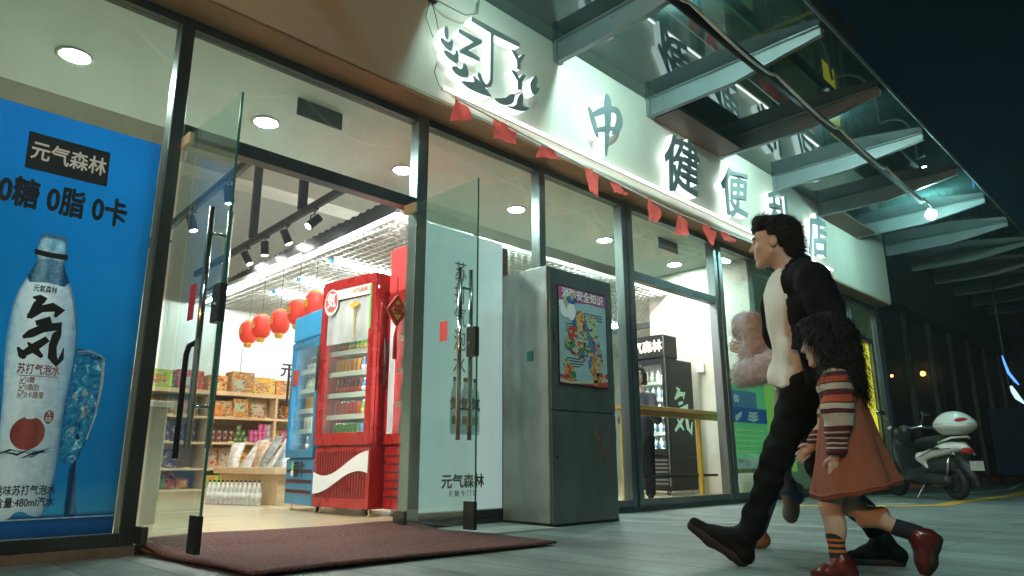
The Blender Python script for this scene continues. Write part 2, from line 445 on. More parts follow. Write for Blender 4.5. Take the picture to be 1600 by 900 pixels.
# ------------------------------------------------------------------ the shop
shop = thing('shop_building', 'lit convenience store front with cream fascia, dark metal frames and glass doors standing open', 'shop', (0, 4.3, 0)); shop['wparts'] = 1
def sp(mb, name, mat, **kw): return mb.build(name, mat, shop, world=True, **kw)
FZ = 0.05
sp(MB().box((-6, 4.0, 3.272), (13.9, 4.3, 4.62)), 'fascia', 'cream_panel', bevel=0.03)
sp(MB().box((-6, 4.012, 3.262), (13.86, 4.36, 3.2715)), 'soffit', 'soffit_brown')
sp(MB().box((-6, 4.24, 4.622), (14.6, 4.6, 9.5)), 'upper_wall', 'dark_wall')
for x0, x1 in ((-0.35, -0.27), (1.295, 1.375), (3.18, 3.285), (4.62, 4.705), (5.93, 6.005), (6.05, 6.125), (7.87, 7.955), (7.995, 8.08), (10.4, 10.5), (12.49, 12.58), (13.74, 13.9)):
    d = 'dark_aluminium' if x0 < 3 else 'grey_aluminium'
    sp(MB().box((x0, 4.26, 0.0 if x0 < 13 else -0.22), (x1, 4.37, 3.262)), 'post', d, bevel=0.006)
for x0, x1 in ((6.005, 6.05), (7.955, 7.995)):
    sp(MB().box((x0, 4.285, 0.0), (x1, 4.36, 3.262)), 'post_infill', 'dark_aluminium')
edges = [(-6, -0.35), (-0.27, 1.295), (1.375, 3.18), (3.285, 4.62), (4.705, 5.93), (6.125, 7.87), (8.08, 10.4), (10.5, 12.49), (12.58, 13.74)]
for i, (x0, x1) in enumerate(edges):
    sp(MB().box((x0, 4.27, 3.2), (x1, 4.36, 3.262)), 'head_rail', 'dark_aluminium' if i < 4 else 'grey_aluminium')
    if i != 2: sp(MB().box((x0, 4.27, 0.05), (x1, 4.36, 0.115)), 'sill', 'dark_aluminium' if i < 4 else 'grey_aluminium', bevel=0.004)
sp(MB().box((-6, 4.24, -0.02), (1.375, 4.37, 0.0495)), 'kerb', 'kerb_brown')
sp(MB().box((3.18, 4.245, -0.02), (13.75, 4.375, 0.0495)), 'kerb', 'dark_aluminium')
for x0, x1, z0, z1 in ((1.375, 3.18, 2.435, 2.53), (6.125, 7.87, 2.4, 2.495), (12.58, 13.34, 2.54, 2.62)):
    sp(MB().box((x0, 4.262, z0), (x1, 4.36, z1)), 'transom', 'dark_aluminium' if x0 < 3 else 'grey_aluminium', bevel=0.004)
sp(MB().box((13.34, 4.262, 0.115), (13.42, 4.36, 2.62)), 'window_stile', 'grey_aluminium')
for x0, x1, z0, z1 in ((-6, -.35, .115, 3.2), (-0.27, 1.295, .115, 3.2), (1.375, 3.18, 2.53, 3.2), (3.285, 4.62, .115, 3.2), (4.705, 5.93, .115, 3.2), (6.125, 7.87, 2.495, 3.2), (8.08, 10.4, .115, 3.2), (10.5, 12.49, .115, 3.2), (12.58, 13.74, .115, 3.2)):
    sp(MB().box((x0, 4.31, z0), (x1, 4.318, z1)), 'window_pane', 'shop_glass')
pm('cream_wall', (0.6, 0.59, 0.52), 0.7, var=0.05)
# floor, walls, ceilings
def floor_mat():
    m = pm('floor_wood', (0.62, 0.5, 0.33), 0.22, var=0.1, scale=3, stretch=(0.35, 6, 1))
floor_mat()
sp(MB().box((-6, 4.3, -0.1), (14.2, 11.6, FZ)), 'floor', 'floor_wood')
sp(MB().box((-6, 11.4, FZ), (14.2, 11.6, 5.4)), 'back_wall', 'white_wall')
sp(MB().box((-6.2, 4.38, FZ), (-6.0, 11.6, 5.4)), 'side_wall', 'white_wall')
sp(MB().box((14.0, 4.38, FZ), (14.2, 11.6, 5.4)), 'side_wall', 'white_wall')
sp(MB().box((-6, 4.38, 3.275), (14, 6.0, 3.36)), 'front_ceiling', 'white_plaster')
sp(MB().box((-6, 5.9, 3.361), (14, 6.0, 5.15)), 'ceiling_upstand', 'raw_ceiling')
sp(MB().box((-6, 6.0, 5.15), (14, 11.4, 5.3)), 'ceiling', 'raw_ceiling')
sp(MB().box((-6, 9.3, 4.4), (14, 9.75, 5.15)), 'ceiling_beam', 'raw_ceiling')
sp(MB().box((9.05, 4.4, FZ), (9.2, 6.05, 3.27)), 'partition_wall', 'cream_wall')
sp(MB().box((9.2, 5.9, FZ), (14, 6.0, 3.27)), 'partition_wall', 'white_wall')
# glass doors, swung open at right angles towards the street
pm('edge_green', (0.03, 0.16, 0.13), 0.2)
pm('sticker_red', (0.6, 0.05, 0.04), 0.5)
def bar(mb, x, y, z0, z1, r=0.016): mb.tube([(x, y, z0), (x, y, z1)], r, 12)
for x, yh, y1, kind in ((1.385, 4.24, 3.44, 'l'), (3.08, 4.24, 3.42, 'r')):
    leaf = sp(MB().box((x - 0.006, y1, 0.085), (x + 0.006, yh, 2.42)), 'glass_door', 'door_glass')
    def dp(mb, name, mat, **kw):
        return mb.build(name, mat, leaf, world=True, **kw)
    hy = y1 + 0.12
    z0, z1 = (0.55, 1.78) if kind == 'l' else (0.62, 1.78)
    for sx in (-0.05, 0.05):
        mb = MB(); bar(mb, x + sx, hy, z0, z1)
        dp(mb, 'handle', 'chrome', smooth=True)
    for z in (z0 + 0.2, z1 - 0.14): dp(MB().tube([(x - 0.05, hy, z), (x + 0.05, hy, z)], 0.009, 8), 'handle_bracket', 'chrome', smooth=True)
    dp(MB().box((x - 0.0065, y1 - 0.003, 0.085), (x + 0.0065, y1 - 0.0002, 2.42)), 'glass_edge', 'edge_green')
    dp(MB().box((x - 0.02, y1 - 0.004, 1.16), (x + 0.02, y1 + 0.085, 1.36)), 'lock_box', 'dark_aluminium', bevel=0.005)
    dp(MB().tube([(x - 0.03, y1 + 0.045, 1.25), (x + 0.03, y1 + 0.045, 1.25)], 0.014, 12), 'lock_cylinder', 'chrome')
    dp(MB().box((x - 0.014, y1 - 0.004, 0.07), (x + 0.014, y1 + 0.1, 0.24)), 'corner_fitting', 'black_metal', bevel=0.004)
    dp(MB().box((x - 0.016, yh - 0.1, 0.06), (x + 0.016, yh + 0.03, 0.15)), 'floor_pivot', 'dark_aluminium', bevel=0.004)
    dp(MB().box((x - 0.016, yh - 0.1, 2.36), (x + 0.016, yh + 0.03, 2.434)), 'top_pivot', 'wood_edge', bevel=0.004)
    if kind == 'l':
        mb = MB(); mb.tube([(x - .05, hy + .14, 0.50), (x - .05, hy + .14, 1.02), (x - .05, hy + .11, 1.06), (x - .05, hy, 1.07)], 0.014, 10)
        dp(mb, 'door_lock_bar', 'black_metal', smooth=True)
        dp(MB().box((x - 0.009, 3.78, 1.22), (x - 0.0065, 3.86, 1.42)), 'sticker', 'sticker_red')
    else:
        dp(MB().box((x - 0.009, 3.72, 1.30), (x - 0.0065, 3.80, 1.44)), 'sticker', 'sticker_red')
# ------------------------------------------------------------------ canopy
canopy = thing('steel_canopy', 'glass canopy on tapered grey steel beams above the shop sign', 'canopy', (8, 4.0, 4.24)); canopy['wparts'] = 1
bx = [-1.66, -0.1, 1.47, 3.04] + [4.61 + 1.565 * k for k in range(12)]
prof = [(4.0, 4.235), (2.95, 4.235), (2.06, 4.365), (2.06, 4.432), (4.0, 4.432)]
for x in bx:
    if x in (bx[4],): pass
    mb = MB().prism_x(prof, x - 0.03, x + 0.03)
    mb.box((x - 0.07, 2.06, 4.433), (x + 0.07, 4.0, 4.445))
    mb.box((x - 0.055, 3.955, 4.2355), (x + 0.055, 3.999, 4.432))
    for k in range(3):
        for sx in (-1, 1): mb.tube([(x, 3.8 - 0.5 * k, 4.39), (x + sx * 0.04, 3.8 - 0.5 * k, 4.39)], 0.012, 6)
    mb.build('beam', 'beam_paint', canopy, world=True, bevel=0.003)
for a, b in zip(bx[:-1], bx[1:]):
    MB().box((a + 0.01, 2.0, 4.449), (b - 0.01, 3.998, 4.459)).build('glass_panel', 'canopy_glass', canopy, world=True)
MB().box((-1.7, 1.985, 4.42), (bx[-1], 1.999, 4.47)).build('edge_trim', 'beam_paint', canopy, world=True)
pm('plank_brown', (0.09, 0.045, 0.022), 0.6, var=0.2, scale=4, stretch=(0.5, 4, 4))
for i in (5, 8):
    tag(MB().box((bx[i] + 0.06, 3.66, 4.236), (bx[i + 1] - 0.06, 3.995, 4.262)).build('plank', 'plank_brown', bevel=0.003),
        'brown plank fixed under the canopy %s' % ('between the second and third visible beams' if i == 5 else 'between the fourth and fifth visible beams'), 'plank')
pm('cord_pale', (0.75, 0.8, 0.78), 0.5)
# tube with its drooping cord and lamps
mb = MB().tube([(-2, 2.62, 4.19), (11.1, 2.62, 4.19)], 0.045, 14)
tag(mb.build('conduit_pipe', pm('pipe_black', (0.01, 0.01, 0.011), 0.85, spec=0.15), smooth=True), 'long black pipe running along under the canopy beams', 'pipe')
pts = []
for k in range(0, 9):
    x0 = 3.04 + 1.565 * (k - 1)
    if x0 > 11.2: break
    for t in np.linspace(0, 1, 9)[:-1]:
        s = 4 * t * (1 - t); pts.append((x0 + 1.565 * t, 2.53 - 0.12 * s, 4.15 - 0.24 * s))
tag(MB().tube(pts[:50], 0.014, 6).build('electric_cord', 'cord_pale', smooth=True), 'thin pale cord drooping in loops along the black canopy pipe', 'cord')
def lamp(x, y, z, label, dz=-0.1, vis=True):
    t = thing('bulb_lamp', label, 'lamp', (x, y, z), group='bulb lamps along the canopy pipe')
    MB().tube([(-0.16, 0, 0.085), (-0.02, 0, 0.01)], 0.018, 10).build('socket', 'white_paint', t, smooth=True)
    MB().sphere((0.015, 0, -0.02), 0.075, 18, 12).build('bulb', 'bulb_glow', t, smooth=True)
    return t
lamp(11.56, 2.62, 4.12, 'bare glowing cool white bulb at the far end of the canopy pipe')
for x, lb in ((7.80, 'cool white bulb tucked behind the third visible canopy beam'), (4.67, 'cool white bulb tucked behind the first visible canopy beam'), (3.10, 'cool white bulb on the canopy above the double doors')):
    t = thing('bulb_lamp', lb, 'lamp', (x, 2.75, 4.36), group='bulb lamps along the canopy pipe')
    MB().tube([(0, 0, 0.02), (0, 0, 0.1)], 0.018, 10).build('socket', 'white_paint', t, smooth=True)
    MB().sphere((0, 0, 0.0), 0.024 if x > 4 else 0.014, 14, 8).build('bulb', 'hidden_bulb_glow', t, smooth=True)
# green sign box lying on the canopy
t = thing('sign_box', 'green sign box with a yellow edge seen through the canopy glass', 'sign', (4.6, 2.3, 4.5)); t['wparts'] = 1
pm('sign_green', (0.03, 0.13, 0.03), 0.5, emis=0.03); pm('sign_yellow', (0.65, 0.4, 0.05), 0.5, emis=0.12)
MB().box((3.2, 2.05, 4.52), (5.95, 2.62, 5.0)).build('panel', 'sign_green', t, world=True)
MB().box((5.952, 2.03, 4.5), (5.99, 2.64, 4.545)).build('edge_frame', 'sign_yellow', t, world=True)

# ------------------------------------------------------------------ thin haze added to lift the shadows and glow round the lamps
hm_ = bpy.data.materials.new('shadow_lift_haze'); hm_.use_nodes = True
for n_ in list(hm_.node_tree.nodes):
    if n_.type == 'BSDF_PRINCIPLED': hm_.node_tree.nodes.remove(n_)
pv = hm_.node_tree.nodes.new('ShaderNodeVolumePrincipled'); pv.inputs['Color'].default_value = (0.75, 0.95, 1.0, 1); pv.inputs['Density'].default_value = 0.0027; pv.inputs['Anisotropy'].default_value = 0.5
hm_.node_tree.links.new(pv.outputs[0], hm_.node_tree.nodes['Material Output'].inputs['Volume'])
M['shadow_lift_haze'] = hm_
tag(MB().box((-155, -155, -1.2), (155, 155, 9.9)).build('haze', 'shadow_lift_haze'), kind='stuff')
# ------------------------------------------------------------------ next building
pm('blind_dark', (0.05, 0.055, 0.06), 0.7)
nb = thing('neighbour_building', 'dark unlit glass shopfront beyond the end of the store', 'building', (20, 5.3, -0.14)); nb['wparts'] = 1
for k in range(9):
    x = 15.0 + 2.05 * k
    MB().box((x, 5.24, -0.14), (x + 0.1, 5.36, 4.1)).build('post', 'dark_aluminium', nb, world=True, bevel=0.006)
for k in range(8):
    x = 15.1 + 2.05 * k
    MB().box((x, 5.3, 0.1), (x + 1.95, 5.308, 4.1)).build('window_pane', 'dark_glass', nb, world=True)
MB().box((13.95, 5.0, 4.1), (31.6, 5.4, 4.24)).build('head_band', 'dark_wall', nb, world=True)
MB().box((13.95, 5.2, 4.24), (31.6, 5.7, 9)).build('upper_wall', 'dark_wall', nb, world=True)
MB().box((14.4, 9, -0.14), (40, 9.2, 4.4)).build('back_wall', 'dark_wall', nb, world=True)
MB().box((14.3, 4.38, -0.14), (14.4, 9, 4.4)).build('side_wall', 'dark_wall', nb, world=True)
MB().box((31.6, 3.0, -0.14), (32.4, 9, 9)).build('end_pier', 'dark_wall', nb, world=True)

# unseen street lamps added out of frame on the left for fill and warm tint
t = thing('fill_street_lamp', 'unseen street lamp added for cool fill, very tall with a broad head at the kerb', 'street lamp', (-4.2, -6.0, 0)); t['wparts'] = 1
MB().tube([(-4.2, -6.0, 0), (-4.2, -6.0, 8.6), (-4.0, -5.7, 9.2), (-3.4, -4.9, 9.4)], [0.1, 0.07, 0.055, 0.045], 12).build('pole', 'grey_aluminium', t, world=True, smooth=True)
MB().box((-3.9, -5.3, 9.4), (-2.8, -4.2, 9.5)).build('lamp_head', 'grey_aluminium', t, world=True, bevel=0.02)
MB().box((-3.85, -5.25, 9.385), (-2.85, -4.25, 9.3985)).build('diffuser', em('street_glow', (0.52, 1.0, 0.92), 118.0), t, world=True)
t = thing('fill_street_lamp', 'unseen low amber globe lamp added to warm the left end of the fascia', 'street lamp', (-6.0, -0.5, 0)); t['wparts'] = 1
MB().tube([(-6.0, -0.5, 0), (-6.0, -0.5, 3.7)], [0.07, 0.045], 12).build('pole', 'dark_aluminium', t, world=True, smooth=True)
MB().sphere((-6.0, -0.5, 3.9), 0.2, 20, 12).build('globe', em('amber_glow', (1.0, 0.42, 0.11), 330.0), t, world=True, smooth=True)
# ------------------------------------------------------------------ halo-lit sign on the fascia
EMB = {
'letter_z' : [(3.281, 3.935), (3.536, 3.947), (3.529, 3.911), (3.387, 3.783), (3.515, 3.771), (3.508, 3.736), (3.292, 3.722), (3.288, 3.744), (3.438, 3.886), (3.278, 3.902)] ,
'letter_t' : [(3.419, 4.117), (3.995, 4.132), (3.991, 4.089), (3.67, 4.064), (3.664, 3.605), (3.641, 3.557), (3.603, 3.527), (3.564, 3.522), (3.526, 3.548), (3.487, 3.594), (3.494, 3.629), (3.517, 3.626), (3.548, 3.576), (3.587, 3.55), (3.618, 3.588), (3.633, 3.63), (3.638, 4.066), (3.412, 4.075)] ,
'y1' : [(3.884, 4.02), (3.934, 4.023), (3.977, 3.974), (4.029, 4.038), (4.064, 4.04), (4.002, 3.938), (3.997, 3.868), (3.959, 3.852), (3.96, 3.94)] ,
'y2' : [(3.883, 3.82), (3.942, 3.825), (3.979, 3.774), (4.027, 3.834), (4.071, 3.839), (4.018, 3.75), (4.014, 3.675), (3.966, 3.656), (3.967, 3.742)] ,
'l1' : [(3.138, 3.898), (3.159, 3.896), (3.171, 3.839), (3.163, 3.774), (3.134, 3.797), (3.125, 3.861)] ,
'l2' : [(3.086, 3.762), (3.114, 3.769), (3.163, 3.749), (3.208, 3.807), (3.219, 3.775), (3.207, 3.69), (3.151, 3.695), (3.108, 3.724)] ,
'l3' : [(3.123, 3.67), (3.158, 3.68), (3.236, 3.666), (3.256, 3.736), (3.283, 3.705), (3.276, 3.604), (3.209, 3.611), (3.152, 3.629)] ,
'l4' : [(3.206, 3.561), (3.252, 3.581), (3.317, 3.572), (3.33, 3.652), (3.382, 3.625), (3.394, 3.537), (3.319, 3.506), (3.24, 3.515)] ,
'l5' : [(3.312, 3.472), (3.392, 3.499), (3.465, 3.523), (3.427, 3.582), (3.526, 3.548), (3.634, 3.479), (3.657, 3.463), (3.588, 3.446), (3.407, 3.436), (3.334, 3.455)] ,
'r1' : [(3.665, 3.46), (3.792, 3.503), (3.874, 3.58), (3.932, 3.597), (3.907, 3.496), (3.809, 3.443), (3.728, 3.438)] ,
'r2' : [(3.94, 3.483), (3.966, 3.59), (4.026, 3.66), (4.034, 3.578), (4.016, 3.518), (4.128, 3.541), (4.041, 3.472), (3.94, 3.45), (3.809, 3.439)] ,
'r3' : [(4.123, 3.793), (4.204, 3.909), (4.225, 3.849), (4.193, 3.768), (4.257, 3.793), (4.219, 3.724), (4.165, 3.678), (4.131, 3.729)] }
t = thing('sign_emblem', 'backlit emblem of Z and J letters inside a leafy wreath on the fascia', 'sign', (3.65, 3.99, 3.4)); t['wparts'] = 1
for k, poly in EMB.items():
    nm = 'letter' if k[0] in 'ly' and (k.startswith('letter') or k[0] == 'y') else 'leaf'
    if nm == 'leaf': poly = smooth_poly(poly, 1)
    f = MB().prism_y(poly, 3.893, 3.903).build(nm, 'letter_grey', t, world=True, bevel=0.002)
    g = MB().prism_y(poly, 3.9032, 3.985).build('glowing_edge', 'halo', f, world=True)
def brush_char(name, label, strokes, polys=None):
    t = thing('sign_character', label, 'sign', (strokes[0][0][0], 3.99, 3.6), group='brush characters of the shop sign'); t['wparts'] = 1
    mf = MB(); mg = MB()
    for i, s in enumerate(strokes):
        P = smooth_poly(lines(s, 0.5), 2)
        d = i * 0.0006
        mf.prism_y(P, 3.893 - d, 3.903); mg.prism_y(P, 3.9032, 3.985 - d)
    mf.build('face', 'letter_grey', t, world=True)
    mg.build('glowing_edge', 'halo', t, world=True)
    return t
brush_char('zhong', 'brush style 中 character, first and leftmost of the glowing sign', [
    [(5.255, 4.13, .03), (5.275, 4.09, .1), (5.27, 4.0, .12), (5.262, 3.83, .1), (5.235, 3.65, .07), (5.205, 3.42, .035)],
    [(4.955, 3.87, .02), (4.985, 3.83, .07), (5.03, 3.72, .075), (5.075, 3.61, .05), (5.09, 3.58, .01)],
    [(4.985, 3.775, .03), (5.1, 3.86, .07), (5.235, 3.945, .075), (5.36, 3.995, .07), (5.43, 4.0, .1), (5.47, 3.93, .12), (5.44, 3.83, .1), (5.36, 3.735, .05), (5.32, 3.7, .01)],
    [(5.07, 3.655, .04), (5.16, 3.7, .06), (5.28, 3.745, .05), (5.38, 3.785, .04)]])
def font_char(ch, label, cx, cz, size, shear=0.1):
    t = thing('sign_character', label, 'sign', (cx, 3.99, cz), group='brush characters of the shop sign')
    for nm, ext, off, y, mat in (('face', 0.005, size * 0.018, -0.092, 'letter_grey'), ('glowing_edge', 0.04, size * 0.0185, -0.0465, 'halo')):
        me = text_mesh(ch, size, ext, off, shear=shear)
        # brush irregularity: wave the outline a little
        for v in me.vertices:
            x, yy = v.co.x / size, v.co.y / size
            v.co.x += size * 0.035 * math.sin(5.1 * yy + 2.0 * x + len(label)); v.co.y += size * (0.10 * x + 0.03 * math.sin(6.3 * x + 1.7 * len(label)))
        me.transform(Matrix.Translation((0, y, 0)) @ FACE_STREET)
        obj_from_mesh(nm, me, mat, t, smooth=False)
font_char('健', 'brush style 健 character, second in the glowing shop sign', 6.62, 3.72, 0.74)
font_char('便', 'brush style 便 character, third in the glowing shop sign', 7.86, 3.74, 0.7)
font_char('利', 'brush style 利 character above the man’s head in the glowing sign', 9.1, 3.76, 0.7)
font_char('店', 'brush style 店 character, last and rightmost of the glowing sign', 10.42, 3.75, 0.74)
# led tube under the letters
t = thing('led_tube', 'long white led tube glowing along the bottom edge of the fascia', 'lamp', (7.1, 3.975, 3.385)); t['wparts'] = 1
MB().tube([(3.2, 3.965, 3.392), (11.06, 3.965, 3.392)], 0.013, 10).build('light_strip', em('led_strip', (0.95, 1.0, 0.95), 3.6), t, world=True, smooth=True)
MB().box((3.19, 3.9785, 3.384), (11.07, 3.999, 3.4)).build('channel', 'white_paint', t, world=True)
# stray wires by the emblem
t = tag(MB().box((3.02, 3.95, 4.12), (3.1, 3.999, 4.17)).build('junction_box', 'black_metal', bevel=0.006), 'small black junction box high on the fascia above the emblem', 'box')
w = [(3.05, 3.94, 4.12), (3.18, 3.9, 4.09), (3.35, 3.9, 4.1), (3.5, 3.92, 4.2), (3.56, 3.96, 4.4)]
tag(MB().tube(w, 0.006, 6).build('wire', 'cable_grey', smooth=True), 'grey wire looping from the black junction box up to the canopy', 'wire')
for j, (x, pts) in enumerate(((0, [(3.06, 3.985, 4.12), (3.09, 3.97, 4.0), (3.13, 3.98, 3.9)]), (1, [(3.04, 3.985, 4.12), (3.0, 3.98, 3.95), (3.08, 3.98, 3.8)]))):
    tag(MB().tube(pts, 0.0035, 5).build('wire', 'black_metal', smooth=True), ['thin dark wire hanging from the junction box to the wreath tip', 'thin dark wire hanging left of the wreath'][j], 'wire')
tag(MB().tube([(3.13, 3.985, 3.6), (3.1, 3.98, 3.5), (3.16, 3.985, 3.4), (3.19, 3.97, 3.385)], 0.003, 5).build('wire', 'black_metal', smooth=True), 'thin dark wire feeding the left end of the led tube', 'wire')
# ------------------------------------------------------------------ flags on a string
def string_z(x): return 3.31 - 0.165 * math.sin(min(1, max(0, (x - 3.2) / 5.2)) * math.pi * 0.6) + (max(0, x - 6.4) * 0.03)
pts = [(3.22 + 7.6 * k / 40, 3.905, string_z(3.22 + 7.6 * k / 40)) for k in range(41)]
tag(MB().tube(pts, 0.008, 6).build('flag_string', 'white_print', smooth=True), 'thin white string of small red flags under the led tube', 'string')
def flag(x, w, h, droop, label, stars=False, seed=0):
    rnd = random.Random(seed)
    z = string_z(x)
    t = thing('paper_flag', label, 'flag', (x, 3.9, z), group='red flags hung on the string')
    nx, nz = 8, 7
    vs = []; fs = []
    ph = rnd.random() * 6
    for j in range(nz + 1):
        for i in range(nx + 1):
            u = i / nx; v = j / nz
            sag = droop * u * u
            px = w * (u * (1 - 0.3 * droop * v)) ; pz = -h * v * (1 - 0.35 * u * droop) - h * sag * (0.15 + 0.75 * (1 - v) * 0.6)
            py = 0.035 * math.sin(3 * u + 2.2 * v + ph) * v + 0.018 * math.sin(9 * u - 4 * v + ph)
            if j == 0: pz = string_z(x + w * u) - z - 0.003 - (h * sag * 0.5)
            vs.append((px, py, pz))
    for j in range(nz):
        for i in range(nx):
            a = j * (nx + 1) + i; fs.append((a, a + 1, a + nx + 2, a + nx + 1))
    mb = MB().add(vs, fs)
    o = mb.build('cloth', 'flag_red', t, smooth=True)
    if 'tl' not in M['flag_red']: translucent('flag_red', 0.65); M['flag_red']['tl'] = 1
    # stars: one large and four small
    if stars:
        ms = MB()
        for (u, v, s) in ((0.25, 0.25, 0.1), (0.45, 0.12, .035), (0.53, 0.22, .035), (0.53, 0.35, .035), (0.45, 0.45, .035)):
            i = int(u * nx); j = int(v * nz); p = vs[j * (nx + 1) + i]
            s *= w * 0.75
            poly = [(p[0] + s * (1 if k % 2 == 0 else 0.4) * math.sin(k * math.pi / 5), p[2] + s * (1 if k % 2 == 0 else 0.4) * math.cos(k * math.pi / 5)) for k in range(10)]
            ms.prism_y(poly, p[1] - 0.024, p[1] - 0.021)
        ms.build('stars', 'gold', t)
    return t
FL = [(3.24, .22, .2, .9, 'crumpled red flag at the left end of the string below the emblem', False),
      (3.68, .27, .19, .2, 'red flag spread wide as a triangle, second from the left on the string', True),
      (4.24, .3, .13, .8, 'bunched red flag with folded edge, third from the left on the string', False),
      (4.9, .17, .26, .05, 'flat hanging red flag with gold stars, fourth from the left', True),
      (5.29, .27, .14, .9, 'folded red flag in front of the fourth post', False),
      (5.9, .26, .25, .7, 'twisted red flag just right of the fourth post', False),
      (6.45, .27, .26, .8, 'twisted red flag above the open window', True),
      (7.05, .24, .24, .4, 'narrow red flag left of the fifth post', False),
      (7.45, .34, .13, .7, 'bunched red flag right above the fifth post', False)]
for i, (x, w, h, dr, lb, st) in enumerate(FL): flag(x, w, h, dr, lb, st, seed=i)
for i, (x, lb) in enumerate(((8.95, 'crumpled red flag just behind the man’s neck'), (9.25, 'red flag tucked against the led tube right of the man’s neck'), (9.6, 'small red flag under the led tube over the man’s shoulder'), (10.35, 'red flag hanging below the last sign character'), (10.6, 'crumpled red flag at the right end of the string'))):
    flag(x, .3, .2, .7, lb, i in (0, 3), seed=20 + i)
# ------------------------------------------------------------------ lights inside
for i, x in enumerate((-0.49, 0.93, 2.35, 3.77, 5.35, 6.97, 8.62)):
    t = thing('downlight', 'round white downlight in the front ceiling ' + ['left of the blue poster, out of its middle', 'above the blue poster', 'above the double doors', 'behind the pane right of the doors', 'behind the pane above the steel cabinet', 'beside the post left of the open window', 'above the open window'][i], 'ceiling light', (x, 5.29, 3.27), group='downlights in the front ceiling')
    MB().lathe([(0.115, 0.0), (0.12, -0.004), (0.12, -0.008), (0.095, -0.01), (0.09, -0.003)], n=24).build('trim_ring', 'white_paint', t, smooth=True)
    MB().lathe([(0.0888, -0.0035), (0.0888, -0.006)], n=24).build('diffuser', 'downlight_glow', t)
def tube_light(x, y, label, l=1.15, z=2.92, rz=0.1):
    t = thing('tube_lamp', label, 'ceiling light', (x, y, z), rz, group='tube lamps under the grid ceiling')
    MB().tube([(0, 0, 0), (l, 0, 0)], 0.02, 10).build('tube', 'tube_white', t, smooth=True)
    MB().box((-0.05, -0.022, -0.022), (-0.001, 0.022, 0.024)).build('end_cap', 'blue_paint', t)
    MB().box((l + 0.001, -0.022, -0.022), (l + 0.05, 0.022, 0.024)).build('end_cap', 'blue_paint', t)
names = ['nearest tube lamp, ending just above the red drinks cooler', 'second tube lamp back, between lantern row and red cooler', 'third tube lamp back, ending above the lanterns']
for i, (x, y) in enumerate(((4.37, 7.53), (4.54, 8.68), (4.62, 9.57))): tube_light(x, y, names[i] + ', under the grid ceiling')
for i, (x, y) in enumerate(((6.0, 7.53), (6.1, 8.68), (6.2, 9.6), (7.7, 7.7), (7.7, 9.0), (9.5, 7.7), (9.6, 9.2))):
    tube_light(x, y, 'tube lamp under the right of the grid ceiling, %s' % ['behind the red cooler', 'behind the first of its column', 'at the back of its column', 'nearer one behind the steel cabinet', 'farther one behind the steel cabinet', 'behind the partition wall', 'far back behind the partition wall'][i])
# open grid ceiling
mb = MB(); gx0, gx1, gy0, gy1, gz = 4.02, 13.9, 5.7, 11.38, 2.95
x = gx0
k = 0
while x < gx1:
    mb.box((x, gy0, gz), (x + 0.012, gy1, gz + 0.05)); x += 0.115
y = gy0
while y < gy1:
    mb.box((gx0, y, gz + 0.001), (gx1, y + 0.012, gz + 0.049)); y += 0.115
tag(mb.build('grid_ceiling', 'grid_white'), 'white open lattice ceiling hung over the drinks coolers', 'ceiling')
t = thing('light_rail', 'dark rail with a bright white light strip along the edge of the lattice ceiling', 'ceiling light', (4.08, 8.4, 3.0)); t['wparts'] = 1
MB().add([(3.93, 5.62, 2.96), (3.98, 5.62, 2.96), (4.23, 11.38, 2.96), (4.18, 11.38, 2.96), (3.93, 5.62, 3.12), (3.98, 5.62, 3.12), (4.23, 11.38, 3.12), (4.18, 11.38, 3.12)],
         [(0, 3, 2, 1), (4, 5, 6, 7), (0, 1, 5, 4), (1, 2, 6, 5), (2, 3, 7, 6), (3, 0, 4, 7)]).build('rail', 'black_metal', t, world=True)
tp = [(5.66, 3.121), (5.66, 3.13)]
for k in range(36):
    y = 5.7 + 0.155 * k; tp += [(y, 3.13), (y, 3.145), (y + 0.05, 3.145), (y + 0.06, 3.13)]
tp += [(11.33, 3.13), (11.33, 3.121)]
mb = MB().prism_x(tp, -0.02, 0.02)
mb.v = [(3.955 + 0.0434 * (q[1] - 5.62) + q[0], q[1], q[2]) for q in mb.v]
mb.build('rail_teeth', 'black_metal', t, world=True)
MB().tube([(3.965, 5.62, 2.945), (4.205, 11.3, 2.945)], 0.014, 8).build('light_strip', 'tube_white', t, world=True, smooth=True)
